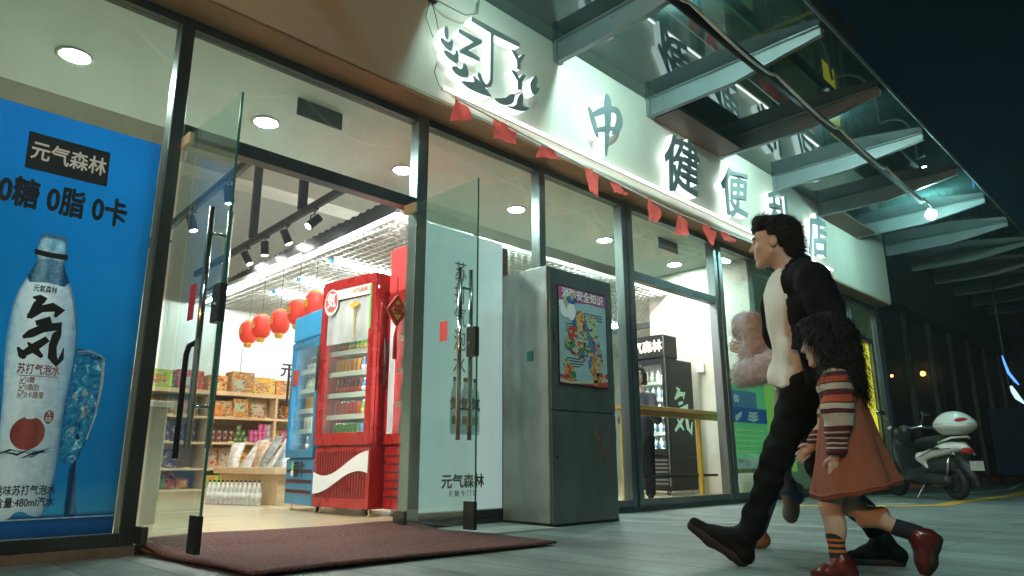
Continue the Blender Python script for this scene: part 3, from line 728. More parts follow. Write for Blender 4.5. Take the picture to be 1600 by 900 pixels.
# track rails with spot lamps
def track(x0, y0, x1, y1, z, label, spots, rods):
    t = thing('track_rail', label, 'track', (x0, y0, z)); t['wparts'] = 1
    d = Vector((x1 - x0, y1 - y0, 0)).normalized(); n = Vector((-d.y, d.x, 0)) * 0.03
    a = Vector((x0, y0, 0)); b = Vector((x1, y1, 0)); vs = []
    for zz in (z, z + 0.085):
        for p in (a + n, a - n, b - n, b + n): vs.append((p.x, p.y, zz))
    MB().add(vs, [(0, 1, 2, 3), (4, 7, 6, 5), (0, 4, 5, 1), (1, 5, 6, 2), (2, 6, 7, 3), (3, 7, 4, 0)]).build('rail', 'black_metal', t, world=True, bevel=0.006)
    for (y, w) in rods:
        f = (y - y0) / (y1 - y0); x = x0 + f * (x1 - x0)
        MB().box((x - w / 2, y - 0.03, z + 0.086), (x + w / 2, y + 0.03, 5.149)).build('hanger', 'black_metal', t, world=True)
    for (y, ax, az, lit, lb) in spots:
        f = (y - y0) / (y1 - y0); x = x0 + f * (x1 - x0)
        s = thing('spot_lamp', lb, 'spotlight', (x, y, z), group='black spot lamps on the tracks')
        s.rotation_euler = (0, 0, az)
        MB().box((-0.03, -0.05, -0.02), (0.03, 0.05, -0.001)).build('adapter', 'black_metal', s)
        MB().tube([(0, 0, -0.02), (0, 0, -0.07), (0.045, 0, -0.09), (0.045, 0, -0.15)], 0.008, 6).build('yoke', 'black_metal', s, smooth=True)
        h = MB().tube([(0, 0, 0.09), (0, 0, -0.085), (0, 0, -0.095)], [0.05, 0.05, 0.043], 16)
        rot = Matrix.Translation((0, 0, -0.16)) @ Euler((0, ax, 0)).to_matrix().to_4x4()
        hd = h.xform(rot).build('head', 'black_metal', s, smooth=False)
        MB().tube([(0, 0, -0.0955), (0, 0, -0.099)], 0.036, 16).xform(rot).build('lens', 'spot_glow' if lit else 'spot_dim', hd)
em('spot_dim', (1, 1, 0.95), 160.0)
track(3.80, 6.1, 4.08, 11.3, 3.38, 'black track rail with spot lamps beside the lattice ceiling', [
    (7.15, -0.75, 3.0, True, 'glaring spot lamp pointing at the street, nearest on its track'), (7.9, 0.45, 2.9, False, 'tilted black spot lamp above the red cooler, second on its track'),
    (8.55, -0.1, 0.2, False, 'black spot lamp pointing straight down, third on its track'), (9.15, 0.5, 2.5, False, 'black spot lamp at the far end beside the door handle')], [(7.5, 0.1), (9.0, 0.1)])
track(2.72, 6.1, 3.06, 11.3, 3.38, 'black track rail with spot lamps seen through the left door leaf', [
    (7.0, -0.2, 0.3, False, 'dim black spot lamp seen through the left door leaf, nearest'), (8.2, 0.3, 2.6, False, 'black spot lamp seen through the left door leaf, second'), (9.3, -0.5, 2.9, True, 'glaring spot lamp seen through the left door leaf')], [])
track(9.6, 6.3, 9.9, 11.2, 2.62, 'low black rail behind the partition wall end', [(8.0, 0.2, 0.3, False, 'black spot lamp on the low rail by the partition wall')], [])
# small panels hung in the front ceiling
for x0, x1, lb in ((2.34, 2.74, 'grey rectangular panel on the ceiling above the double doors'), (7.36, 7.8, 'dark rectangular panel on the ceiling above the open window')):
    tag(MB().box((x0, 4.72, 3.13), (x1, 4.74, 3.2745)).build('ceiling_panel', pm('panel_teal', (0.07, 0.1, 0.1), 0.5), bevel=0.004), lb, 'panel')
# ------------------------------------------------------------------ lanterns
pm('lantern_red', (0.55, 0.03, 0.015), 0.5, emis=0.18, ecol=(0.8, 0.05, 0.02))
def lantern(x, y, z, label):
    t = thing('lantern', label, 'lantern', (x, y, z), group='red lanterns under the lattice ceiling')
    prof = [(0.05, 0.15), (0.085, 0.13), (0.11, 0.09), (0.118, 0.03), (0.118, -0.03), (0.11, -0.09), (0.085, -0.13), (0.05, -0.15)]
    n = 24; mb = MB(); vs = []; fs = []
    for (r, zz) in prof:
        for k in range(n): rr = r * (1 + 0.03 * (1 if k % 2 else -1)); vs.append((rr * math.cos(2 * math.pi * k / n), rr * math.sin(2 * math.pi * k / n), zz))
    for i in range(len(prof) - 1):
        for k in range(n): a = i * n + k; b = i * n + (k + 1) % n; fs.append((a, b, b + n, a + n))
    mb.add(vs, fs); mb.build('shade', 'lantern_red', t, smooth=True)
    MB().lathe([(0.055, 0.145), (0.055, 0.165), (0.0, 0.168)], n=12).build('cap', 'gold', t)
    MB().lathe([(0.05, -0.148), (0.055, -0.165), (0.045, -0.2), (0.04, -0.205)], n=12).build('fringe', 'gold', t)
    MB().tube([(0, 0, 0.165), (0, 0, 0.74)], 0.003, 5).build('cord', 'black_metal', t)
    text_obj('motif', '福', 0.1, (-0.121, 0, 0), 'gold', t, xf=Matrix.Rotation(R(-45), 4, 'Z') @ FACE_STREET if False else FACE_DOOR, extrude=0.002, offset=0.002)
for i, (x, y, lb) in enumerate(((4.09, 9.16, 'red lantern hanging farthest left of the row'), (4.03, 8.66, 'red lantern second from the left in the row'), (4.05, 8.2, 'red lantern third from the left in the row'), (3.92, 7.5, 'red lantern left of and above the blue cooler'), (3.87, 7.02, 'red lantern right beside the red cooler top'))):
    lantern(x, y, 2.2, lb)
lantern(6.35, 5.9, 2.2, 'red lantern peeking over the steel cabinet')
# ------------------------------------------------------------------ coolers
def packcol(name, col): 
    if name not in M: pm(name, col, 0.35, var=0.25, scale=25)
    return name
def bottle_mesh(h, r):
    return [(r * 0.9, 0), (r, 0.01), (r, h * 0.55), (r * 0.85, h * 0.66), (r * 0.38, h * 0.86), (r * 0.38, h * 0.92)]
drink_cols = {'drink_green': (0.06, 0.3, 0.05), 'drink_yellow': (0.55, 0.4, 0.05), 'drink_brown': (0.12, 0.04, 0.02), 'drink_red': (0.45, 0.04, 0.03), 'drink_blue': (0.05, 0.16, 0.4), 'drink_clear': (0.5, 0.56, 0.54), 'drink_orange': (0.6, 0.22, 0.03), 'drink_white': (0.65, 0.65, 0.6), 'drink_dark': (0.03, 0.04, 0.05)}
for k, v in drink_cols.items(): pm(k, v, 0.18, var=0.3, scale=18)
pm('goods_blue_label', (0.1, 0.2, 0.4), 0.4)
protos = {}
def drink(kind, colour, world_loc, label, group, h=0.22, r=0.032):
    key = (kind, colour, h)
    if key not in protos:
        t = thing('drink_' + kind, label, kind, world_loc, 0, group)
        if kind == 'can':
            MB().lathe([(r * 0.85, 0), (r, 0.008), (r, h * 0.92), (r * 0.82, h)], n=12).build('body', colour, t, smooth=True)
            MB().lathe([(r * 0.8, h + 0.0005), (r * 0.8, h + 0.003)], n=12).build('lid', 'chrome', t)
        else:
            MB().lathe(bottle_mesh(h, r), n=12).build('body', colour, t, smooth=True)
            MB().lathe([(r + 0.001, h * 0.22), (r + 0.001, h * 0.5)], n=12).build('wrapper', {'drink_white': 'white_paint', 'drink_clear': 'goods_blue_label', 'drink_green': 'drink_yellow', 'drink_brown': 'drink_red', 'drink_red': 'white_print'}.get(colour, 'white_print'), t, smooth=True)
            MB().lathe([(r * 0.42, h * 0.92), (r * 0.42, h)], n=10).build('cap', 'red_print' if colour in ('drink_brown', 'drink_red') else ('black_print' if colour in ('drink_clear', 'drink_white') else 'white_print'), t)
        protos[key] = t
        return t
    return copy_tree(protos[key], loc=world_loc, label=label) if protos[key]['group'] == group else regroup(copy_tree(protos[key], loc=world_loc, label=label), group)
def regroup(o, g): o['group'] = g; return o
def cooler(name, label, loc, rz, w, d, h, hb, body, frame, header=None, hdr_h=0.0, rows=(), dark=False, border=0.055, cname=''):
    """cooler with its glass door on the local -y side; hb = height of the machinery base"""
    t = thing(name, label, 'drinks cooler', loc, rz)
    ht = h - hdr_h
    z0 = 0.06
    mb = MB()
    mb.box((0, 0.05, hb), (0.035, d, ht)); mb.box((w - 0.035, 0.05, hb), (w, d, ht)); mb.box((0.035, d - 0.04, hb), (w - 0.035, d, ht))
    mb.box((0.035, 0.05, ht - 0.05), (w - 0.035, d - 0.04, ht)); mb.box((0.035, 0.05, hb), (w - 0.035, d - 0.04, hb + 0.04))
    mb.build('cabinet', body, t, bevel=0.004)
    liner = 'drink_dark' if dark else 'white_paint'
    MB().box((0.036, d - 0.052, hb + 0.041), (w - 0.036, d - 0.041, ht - 0.051)).build('back_liner', liner, t)
    b = border
    fr = MB(); fr.box((0.0, 0.0, hb + 0.015), (b, 0.045, ht)); fr.box((w - b, 0.0, hb + 0.015), (w, 0.045, ht)); fr.box((b, 0.0, hb + 0.015), (w - b, 0.045, hb + 0.015 + b * 1.4)); fr.box((b, 0.0, ht - b * 1.2), (w - b, 0.045, ht))
    door = fr.build('door_frame', frame, t, bevel=0.006)
    MB().box((b, 0.015, hb + 0.015 + b * 1.4), (w - b, 0.022, ht - b * 1.2)).build('door_glass', 'cooler_glass', door)
    MB().tube([(0.025, -0.03, hb + 0.5), (0.025, -0.03, hb + 0.9)], 0.012, 8).build('door_handle', 'black_metal', door, smooth=True)
    base = MB().box((0, 0.02, z0), (w, d, hb)).build('base', body, t, bevel=0.006)
    mb = MB()
    for sx in (0.05, w - 0.05):
        for sy in (0.08, d - 0.08): mb2 = MB(); mb2.lathe([(0.022, 0), (0.022, 0.012), (0.009, 0.014), (0.009, 0.06)], c=(sx, sy, 0), n=10); mb2.build('foot', 'chrome', t)
    MB().torus((w - 0.12, 0.13, 0.035), 0.024, 0.01, 'y', 14, 6).build('caster', 'rubber', t)
    MB().tube([(w - 0.085, 0.09, hb + 0.12), (w - 0.085, 0.09, ht - 0.12)], 0.012, 8).build('inner_lamp', em('inner_' + name + str(len(M)), (0.9, 1, 0.97), 90.0), t)
    if hdr_h: 
        MB().box((0, 0.0, ht + 0.008), (w, d * 0.5, h)).build('header', header, t, bevel=0.02)
    zs = []
    n = len(rows); gap = (ht - hb - 0.16) / n
    for k in range(n):
        z = hb + 0.06 + k * gap
        MB().box((0.04, 0.1, z), (w - 0.06, d - 0.06, z + 0.012)).build('shelf', 'white_paint', t)
        MB().box((0.04, 0.085, z - 0.012), (w - 0.06, 0.0995, z + 0.03)).build('price_rail', 'white_paint', t)
        zs.append(z + 0.013)
    mw = Matrix.Translation(loc) @ Matrix.Rotation(rz, 4, 'Z')
    ordn = ['bottom', 'second', 'third', 'fourth', 'fifth', 'sixth', 'topmost']
    for k, spec in enumerate(rows):
        if not spec: continue
        m = sum(c for _, _, c in spec); pitch = (w - 0.17) / m; i = 0
        for kind, colour, cnt in spec:
            for j in range(cnt):
                lx = 0.085 + pitch * (i + 0.5); i += 1
                hh = min(gap - 0.05, {'can': 0.13, 'bottle': 0.24}[kind])
                p = mw @ Vector((lx, 0.15, zs[k]))
                cn = colour.replace('drink_', '')
                lb = '%s %s on the %s shelf of the %s' % (cn, kind, ordn[k], cname)
                drink(kind, colour, tuple(p), lb, '%s %ss on the %s shelf of the %s' % (cn, kind, ordn[k], cname), h=round(hh, 2), r=min(0.034, pitch * 0.47))
    return t
RC = cooler('drinks_cooler', 'red glass door cooler with a white wave on its slatted base', (3.24, 5.74, FZ), R(-83), 0.735, 0.66, 2.05, 0.56, 'red_paint', 'red_paint',
       rows=([('can', 'drink_green', 7), ('can', 'drink_blue', 4)], [('can', 'drink_red', 7), ('bottle', 'drink_green', 4)], [('bottle', 'drink_brown', 7), ('bottle', 'drink_blue', 2), ('bottle', 'drink_green', 2)],
             [('can', 'drink_orange', 6), ('bottle', 'drink_blue', 4)], [('bottle', 'drink_brown', 3), ('bottle', 'drink_green', 8)], [('bottle', 'drink_red', 2), ('bottle', 'drink_yellow', 9)], [('bottle', 'drink_clear', 10)]), border=0.075, cname='red cooler with the white wave')
# slats, white wave, round badge on the red cooler
mb = MB(); w = 0.735
for k in range(19):
    x = 0.05 + k * 0.0345
    mb.box((x, 0.0165, 0.14), (x + 0.014, 0.0195, 0.52))
mb.build('base_slots', 'grille_dark', RC)
top = []; bot = []
for k in range(25):
    u = k / 24; x = 0.012 + u * (w - 0.024)
    c = 0.365 - 0.075 * math.cos((u - 0.02) * math.pi * 1.15) * (-1) * -1 if False else 0.33 + 0.085 * math.sin((u - 0.52) * math.pi * 1.25) + 0.02 * u
    th = 0.085 * (1 - 0.55 * math.sin(u * math.pi)) + 0.01
    top.append((x, c + th)); bot.append((x, c - th * 0.9))
MB().prism_y(top + bot[::-1], 0.008, 0.016).build('white_wave', 'white_print', RC)
MB().box((0.075, -0.002, 1.86), (0.68, 0.0, 1.955)).build('sticker_band', pm('sticker_grey', (0.6, 0.62, 0.58), 0.5), RC)
text_obj('lettering', '元气森林', 0.05, (0.53, -0.003, 1.91), 'red_print', RC, extrude=0.0005)
circ = [(0.14 + 0.1 * math.cos(a), 1.85 + 0.125 * math.sin(a)) for a in np.linspace(0, 2 * math.pi, 33)[:-1]]
MB().prism_y(circ, -0.004, -0.0022).build('round_badge', 'sticker_grey', RC)
circ = [(0.14 + 0.085 * math.cos(a), 1.86 + 0.1 * math.sin(a)) for a in np.linspace(0, 2 * math.pi, 33)[:-1]]
MB().prism_y(circ, -0.0056, -0.0042).build('round_badge', pm('badge_pink', (0.6, 0.12, 0.1), 0.5), RC)
text_obj('badge_character', '気', 0.15, (0.14, -0.007, 1.86), 'white_print', RC, extrude=0.0006, offset=0.004, sx=0.85)
MB().box((0.665, -0.002, 1.55), (0.69, -0.0003, 1.94)).build('green_strip', pm('strip_green', (0.15, 0.5, 0.12), 0.5), RC)
MB().box((0.078, 0.0125, 1.46), (0.66, 0.0145, 1.85)).build('frosted_film', glass('frost', (0.8, 0.82, 0.81), 0.5, 0.5, dirtcol=(0.7, 0.75, 0.74)), RC)
mb = MB(); mb.prism_y([(0.4, 1.79), (0.47, 1.815), (0.54, 1.79), (0.5, 1.765), (0.44, 1.765)], -0.012, -0.004); mb.tube([(0.47, -0.008, 1.77), (0.47, -0.008, 1.5)], 0.006, 6)
mb.build('knot_ornament', 'gold', RC)
BC = cooler('drinks_cooler', 'blue dairy cooler with a blank blue header beside the red one', (3.33, 6.42, FZ), R(-97), 0.655, 0.62, 1.83, 0.46, 'blue_paint', 'blue_paint', 'blue_header', 0.26,
       rows=([('bottle', 'drink_blue', 3)], [('can', 'drink_white', 6)], [('can', 'drink_orange', 3), ('can', 'drink_brown', 4)], [('bottle', 'drink_white', 6)], [('bottle', 'drink_dark', 3), ('bottle', 'drink_white', 3)]), border=0.05, cname='blue cooler') if pm('blue_header', (0.02, 0.3, 0.58), 0.35, emis=0.12) else None
mb = MB()
for k in range(3): mb.box((0.03, 0.0165, 0.16 + k * 0.09), (0.63, 0.0195, 0.19 + k * 0.09))
mb.build('base_slots', 'grille_dark', BC)
text_obj('lettering', '蒙牛', 0.14, (0.33, 0.015, 0.36), 'black_print', BC, extrude=0.001, offset=0.002)
MB().sphere((0.17, 0.016, 0.4), (0.035, 0.003, 0.04)).build('green_logo', 'strip_green', BC); MB().sphere((0.17, 0.016, 0.335), (0.04, 0.003, 0.03)).build('white_logo', 'white_print', BC)
MB().box((0.07, -0.002, 1.15), (0.2, -0.0003, 1.3)).build('red_notice', 'red_print', BC)
R2 = cooler('drinks_cooler', 'second red cooler with a tall red header behind the white poster board', (3.46, 5.0, FZ), R(-90), 0.5, 0.6, 2.27, 0.56, 'red_paint', 'red_paint', 'red_header', 0.42,
       rows=([('bottle', 'drink_red', 5)], [('bottle', 'drink_white', 5)], [('bottle', 'drink_orange', 5)], [('bottle', 'drink_clear', 5)]), border=0.06, cname='second red cooler') if pm('red_header', (0.6, 0.06, 0.06), 0.35, emis=0.15) else None
mb = MB()
for k in range(6): mb.box((0.02, 0.0165, 0.15 + k * 0.065), (0.48, 0.0195, 0.165 + k * 0.065))
mb.build('base_slots', 'grille_dark', R2)
MB().box((0.05, -0.003, 0.66), (0.13, -0.0005, 1.75)).build('light_panel', pm('pale_panel', (0.6, 0.68, 0.72), 0.4), R2)
BK = cooler('drinks_cooler', 'black drinks cooler with white brush character behind the open window', (8.14, 5.94, FZ), R(-90), 0.7, 0.68, 2.13, 0.5, 'black_cool', 'black_cool', 'black_cool', 0.33,
       rows=([('bottle', 'drink_clear', 6)], [('bottle', 'drink_clear', 6)], [('bottle', 'drink_white', 6)], [('bottle', 'drink_clear', 6)], [('bottle', 'drink_white', 6)]), border=0.06, cname='black cooler') if pm('black_cool', (0.007, 0.009, 0.009), 0.4, var=0.2, spec=0.2) else None
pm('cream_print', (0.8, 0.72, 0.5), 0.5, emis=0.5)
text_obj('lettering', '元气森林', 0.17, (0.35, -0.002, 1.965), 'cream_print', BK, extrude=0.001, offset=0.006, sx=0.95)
mb = MB()
for k in range(7): mb.box((0.05, 0.0165, 0.14 + k * 0.05), (0.65, 0.0195, 0.16 + k * 0.05))
mb.build('base_slots', pm('slot_grey', (0.1, 0.11, 0.11), 0.4), BK)
QI = [[(.30, .95, .05), (.42, .93, .09), (.33, .82, .07), (.22, .72, .03)], [(.22, .73, .05), (.45, .84, .08), (.64, .84, .1), (.58, .74, .03)], [(.36, .63, .06), (.55, .67, .05)],
      [(.18, .42, .06), (.4, .5, .08), (.74, .6, .09), (.66, .4, .09), (.7, .15, .09), (.82, .05, .09), (.9, .28, .02)], [(.16, .08, .05), (.36, .22, .08), (.56, .38, .04)], [(.28, .32, .03), (.4, .2, .07), (.52, .1, .03)]]
mb = MB()
for i, s in enumerate(QI):
    P = lines([(0.02 + 0.6 * x, 0.78 + 0.66 * z, 0.8 * ww) for x, z, ww in s], 0.5)
    # drawn on the cooler's right flank: local +x face
    n = len(P); x0 = w_ = 0.7 + 0.0015 + 0.0004 * i
    mb.prism_x([(0.05 + p[0], p[1]) for p in P], 0.7005, x0)
mb.build('brush_character', 'white_print', BK)
MB().tube([(0.698, -0.004, 0.12), (0.698, -0.004, 2.1)], 0.008, 6).build('edge_strip', 'chrome', BK)
# ------------------------------------------------------------------ white poster board behind the fixed pane
pm('print_charcoal', (0.05, 0.06, 0.06), 0.5)
WB = thing('poster_board', 'tall white poster board with a dark red back edge standing behind the glass', 'poster', (3.85, 4.45, FZ)); WB['wparts'] = 1
MB().box((3.31, 4.435, 0.06), (4.3, 4.452, 2.43)).build('panel', pm('board_white_glow', (0.82, 0.82, 0.86), 0.45, var=0.03, emis=0.2, ecol=(1.0, 0.98, 1.0)), WB, world=True)  # emission added so the board reads bright; it is no lamp
MB().box((3.31, 4.4525, 0.06), (4.385, 4.495, 2.40)).build('backing', pm('board_red', (0.2, 0.02, 0.02), 0.4), WB, world=True)
for i, ch in enumerate('苏打气泡水'):
    text_obj('lettering', ch, 0.19, (3.8, 4.433, 2.06 - 0.2 * i), 'print_charcoal', WB, extrude=0.001, sx=0.75)
text_obj('lettering', '元气森林', 0.115, (3.86, 4.433, 0.325), 'black_print', WB, extrude=0.001, offset=0.003)
text_obj('lettering', '无糖专门家', 0.05, (3.86, 4.433, 0.235), 'black_print', WB, extrude=0.001, spacing=1.6)
for i, (x, c) in enumerate(((3.76, 'drink_green'), (3.87, 'drink_orange'), (3.98, 'drink_yellow'))):
    P = [(-.045, 0), (-.052, .05), (-.05, .18), (-.052, .26), (-.045, .34), (-.02, .39), (-.02, .43), (.02, .43), (.02, .39), (.045, .34), (.052, .26), (.05, .18), (.052, .05), (.045, 0)]
    z = 0.7
    b = MB().prism_y([(x + px, z + pz) for px, pz in P], 4.4325, 4.4345).build('printed_bottle', pm('print_bottle_grey%d' % i, (0.55, 0.6, 0.62), 0.5, var=0.3, emis=0.1), WB, world=True)  # faint emission added so the print is not dark
    MB().box((x - .022, 4.431, z + .43), (x + .022, 4.4345, z + .465)).build('printed_cap', 'black_print', b, world=True)
    MB().box((x - .03, 4.431, z + .08), (x + .03, 4.4325, z + .15)).build('printed_fruit', c, b, world=True)
    text_obj('printed_character', '気', 0.11, (x, 4.4315, z + 0.24), 'black_print', WB, extrude=0.0005, offset=0.004)
# chinese knot
t = thing('knot_ornament', 'red Chinese knot with tassel hanging on the frame right of the doors', 'ornament', (3.14, 4.44, 1.6)); t['wparts'] = 1
pm('knot_red', (0.5, 0.03, 0.02), 0.6)
MB().prism_y([(3.14, 1.76), (3.24, 1.63), (3.14, 1.50), (3.04, 1.63)], 4.41, 4.43).build('diamond', 'knot_red', t, world=True, bevel=0.004)
MB().prism_y([(3.14, 1.71), (3.2, 1.63), (3.14, 1.55), (3.08, 1.63)], 4.404, 4.4095).build('gold_panel', 'gold', t, world=True)
text_obj('motif', '福', 0.09, (3.14, 4.403, 1.63), 'knot_red', t, extrude=0.001, offset=0.003)
mb = MB(); mb.tube([(3.14, 4.42, 1.76), (3.14, 4.42, 1.9)], 0.006, 6); mb.tube([(3.14, 4.42, 1.5), (3.13, 4.42, 1.42), (3.135, 4.42, 1.25)], [0.006, 0.013, 0.017], 8)
for sx in (-1, 1):
    mb.tube([(3.14 + sx * 0.1, 4.42, 1.63), (3.14 + sx * 0.14, 4.42, 1.66), (3.14 + sx * 0.13, 4.42, 1.58), (3.14 + sx * 0.09, 4.42, 1.6)], 0.008, 6)
mb.build('cord_and_tassel', 'knot_red', t, world=True, smooth=True)
# ------------------------------------------------------------------ shelves at the back with goods
U = thing('shelf_unit', 'pale wood shelf unit stacked with snacks at the back of the shop', 'shelf', (4.0, 9.0, FZ)); U['wparts'] = 1
sz = [0.17, 0.42, 0.735, 1.05, 1.35]
ux0, ux1 = 2.45, 6.2
for x in (ux0, 3.60, 4.48, ux1):
    MB().box((x, 9.0, FZ), (x + 0.03, 9.42, 1.35 if x > ux0 else 1.36)).build('upright', 'wood_light', U, world=True)
spans = [(ux0 + 0.031, 3.599), (3.631, 4.479), (4.511, ux1 - 0.001)]
for z in sz:
    for (a, b) in spans:
        MB().box((a, 9.0, z - 0.028), (b, 9.42, z)).build('shelf_board', 'wood_edge', U, world=True)
MB().box((ux0, 9.0, 1.351), (ux1, 9.42, 1.372)).build('top_board', 'wood_edge', U, world=True)
MB().box((ux0, 9.425, FZ), (ux1, 9.45, 1.36)).build('back_panel', 'wood_light', U, world=True)
for (a, b) in spans:
    MB().box((a, 9.02, FZ), (b, 9.04, 0.14)).build('plinth', 'wood_light', U, world=True)
mb = MB()
for z in sz[1:]:
    for k in range(14):
        x = 2.55 + k * 0.26 + 0.05 * math.sin(k * 3 + z * 9)
        if all(abs(x + 0.04 - u) > 0.09 for u in (3.6, 4.48)): mb.box((x, 8.994, z - 0.024), (x + 0.085, 8.999, z + 0.012))
mb.build('price_tags', pm('tag_yellow', (0.75, 0.55, 0.3), 0.5), U, world=True)
goods = {'goods_red': (0.5, 0.07, 0.04), 'goods_orange': (0.65, 0.27, 0.05), 'goods_kraft': (0.45, 0.25, 0.1), 'goods_pink': (0.62, 0.1, 0.28), 'goods_green': (0.05, 0.22, 0.08), 'goods_lime': (0.35, 0.5, 0.06), 'goods_purple': (0.1, 0.07, 0.16), 'goods_brown': (0.16, 0.08, 0.05), 'goods_yellow': (0.68, 0.42, 0.06), 'goods_white': (0.65, 0.63, 0.58), 'goods_clear': (0.55, 0.47, 0.32), 'goods_grey': (0.33, 0.36, 0.35), 'goods_blue': (0.06, 0.2, 0.42), 'goods_mint': (0.4, 0.55, 0.38)}
def goods_mat(name, col, k):
    """packaging: printed patches of other colours over the base colour"""
    m = pm(name, col, 0.4, var=0.1, scale=12); nt = m.node_tree; N = nt.nodes; L = nt.links
    b = N['Principled BSDF']; src = b.inputs['Base Color'].links[0].from_socket
    vo = N.new('ShaderNodeTexVoronoi'); vo.inputs['Scale'].default_value = 26 + 3 * (k % 5); vo.feature = 'F1'
    tc = N.new('ShaderNodeTexCoord'); mp = N.new('ShaderNodeMapping'); mp.inputs['Scale'].default_value = (1.0, 1.0, 1.6); mp.inputs['Location'].default_value = (k * 1.7, 0, k * 0.6)
    L.new(tc.outputs['Object'], mp.inputs[0]); L.new(mp.outputs[0], vo.inputs['Vector'])
    hs = N.new('ShaderNodeSeparateColor'); L.new(vo.outputs['Color'], hs.inputs[0])
    r2 = N.new('ShaderNodeValToRGB'); r2.color_ramp.interpolation = 'CONSTANT'
    r2.color_ramp.elements[0].position = 0; r2.color_ramp.elements[0].color = (0.5, 0.45, 0.36, 1); r2.color_ramp.elements[1].position = 0.34; r2.color_ramp.elements[1].color = (0.6, 0.08, 0.04, 1)
    e = r2.color_ramp.elements.new(0.55); e.color = (*[c * 0.35 for c in col], 1); e = r2.color_ramp.elements.new(0.8); e.color = (0.65, 0.45, 0.1, 1)
    L.new(hs.outputs[0], r2.inputs[0])
    gt = N.new('ShaderNodeMath'); gt.operation = 'GREATER_THAN'; gt.inputs[1].default_value = 0.66; L.new(hs.outputs[1], gt.inputs[0])
    mx = N.new('ShaderNodeMixRGB'); L.new(gt.outputs[0], mx.inputs[0]); L.new(src, mx.inputs[1]); L.new(r2.outputs[0], mx.inputs[2]); L.new(mx.outputs[0], b.inputs['Base Color'])
for i, (k, v) in enumerate(goods.items()): goods_mat(k, v, i)
def carton(x, y, z, w, d, h, mat, label, group, rz=0.0):
    t = thing('carton', label, 'box', (x, y, z), rz, group)
    MB().box((-w / 2, -d / 2, 0), (w / 2, d / 2, h)).build('body', mat, t, bevel=0.004)
    q = random.random()
    MB().box((-w * 0.4, -d / 2 - 0.0015, h * (.12 + .3 * q)), (w * (.05 + .35 * q), -d / 2 - 0.0003, h * (.6 + .3 * q))).build('front_print', random.choice(['goods_kraft', 'goods_orange', 'goods_yellow', 'goods_red', 'goods_mint']), t)
    return t
def pouch(x, y, z, w, h, mat, label, group, rz=0.0, lean=0.15):
    t = thing('snack_bag', label, 'bag', (x, y, z), rz, group)
    nx, nz = 8, 8; vs = []; fs = []
    for side in (-1, 1):
        for j in range(nz + 1):
            for i in range(nx + 1):
                u = i / nx * 2 - 1; v = j / nz
                bulge = max(0, (1 - abs(u) ** 2.6)) * math.sin(math.pi * min(1, 0.06 + v * 0.94)) ** 0.6 * 0.26 * w
                vs.append((u * w / 2 * (1 - 0.07 * math.sin(math.pi * v)), side * bulge + lean * v * h + 0.004 * math.sin(9 * u + 7 * v), v * h))
    o = (nx + 1) * (nz + 1)
    for j in range(nz):
        for i in range(nx):
            a = j * (nx + 1) + i; fs.append((a, a + 1, a + nx + 2, a + nx + 1)); fs.append((o + a, o + a + nx + 1, o + a + nx + 2, o + a + 1))
    MB().add(vs, fs).build('film', mat, t, smooth=True)
    return t
def tub(x, y, z, r, h, mat, label, group):
    t = thing('snack_tub', label, 'tub', (x, y, z), 0, group)
    MB().lathe([(r * 0.85, 0), (r * 0.95, 0.005), (r, h * 0.82)], n=14).build('cup', mat, t, smooth=True)
    MB().lathe([(r * 1.06, h * 0.82), (r * 1.06, h), (r * 0.98, h + 0.003)], n=14).build('lid', mat, t, smooth=True)
    return t
sy = 9.17
# top of the unit
for i, (x, w, h, m, lb) in enumerate(((2.75, .26, .22, 'goods_mint', 'mint and white carton on top of the shelves, far left'), (3.02, .24, .22, 'goods_lime', 'lime carton on top of the shelves beside the mint one'), (3.36, .32, .24, 'goods_red', 'red bordered gift carton on top of the shelves'), (3.7, .24, .2, 'goods_orange', 'low orange carton on top of the shelves'), (4.03, .3, .27, 'goods_kraft', 'brown carton on top of the shelves right of the door handle'), (4.33, .3, .22, 'goods_yellow', 'yellow printed carton on top of the shelves'), (4.7, .4, .2, 'goods_orange', 'long orange carton on top of the shelves near the blue cooler'), (5.05, .22, .22, 'goods_red', 'red carton on top of the shelves behind the blue cooler'), (4.85, .2, .16, 'goods_blue', 'small blue carton on top of the shelves'))):
    carton(x, sy + (0.12 if 'small blue' in lb else 0), 1.373, w, .22, h, m, lb, 'cartons on top of the shelf unit')
# fourth shelf
for i, x in enumerate((2.72, 2.95, 3.2, 3.42)): pouch(x, sy, 1.051, .23, .21, 'goods_kraft', ['plump brown paper bag far left on the upper shelf', 'brown paper bag second from the left on the upper shelf', 'brown paper bag third from the left on the upper shelf', 'brown paper bag beside the upright on the upper shelf'][i], 'brown bags on the upper shelf')
carton(3.78, sy, 1.051, .26, .25, .2, 'goods_kraft', 'kraft carton on the upper shelf right of the door edge', 'cartons on the upper shelf')
carton(4.02, sy, 1.051, .2, .25, .24, 'goods_orange', 'orange topped carton on the upper shelf', 'cartons on the upper shelf')
pouch(4.3, sy, 1.051, .33, .27, 'goods_clear', 'big clear snack bag with red print on the upper shelf', 'bags on the upper shelf')
for i, x in enumerate((4.62, 4.8)): pouch(x, sy, 1.051, .17, .22, ['goods_brown', 'goods_orange'][i], ['dark brown bag on the upper shelf beside the blue cooler', 'orange bag on the upper shelf beside the blue cooler'][i], 'bags on the upper shelf')
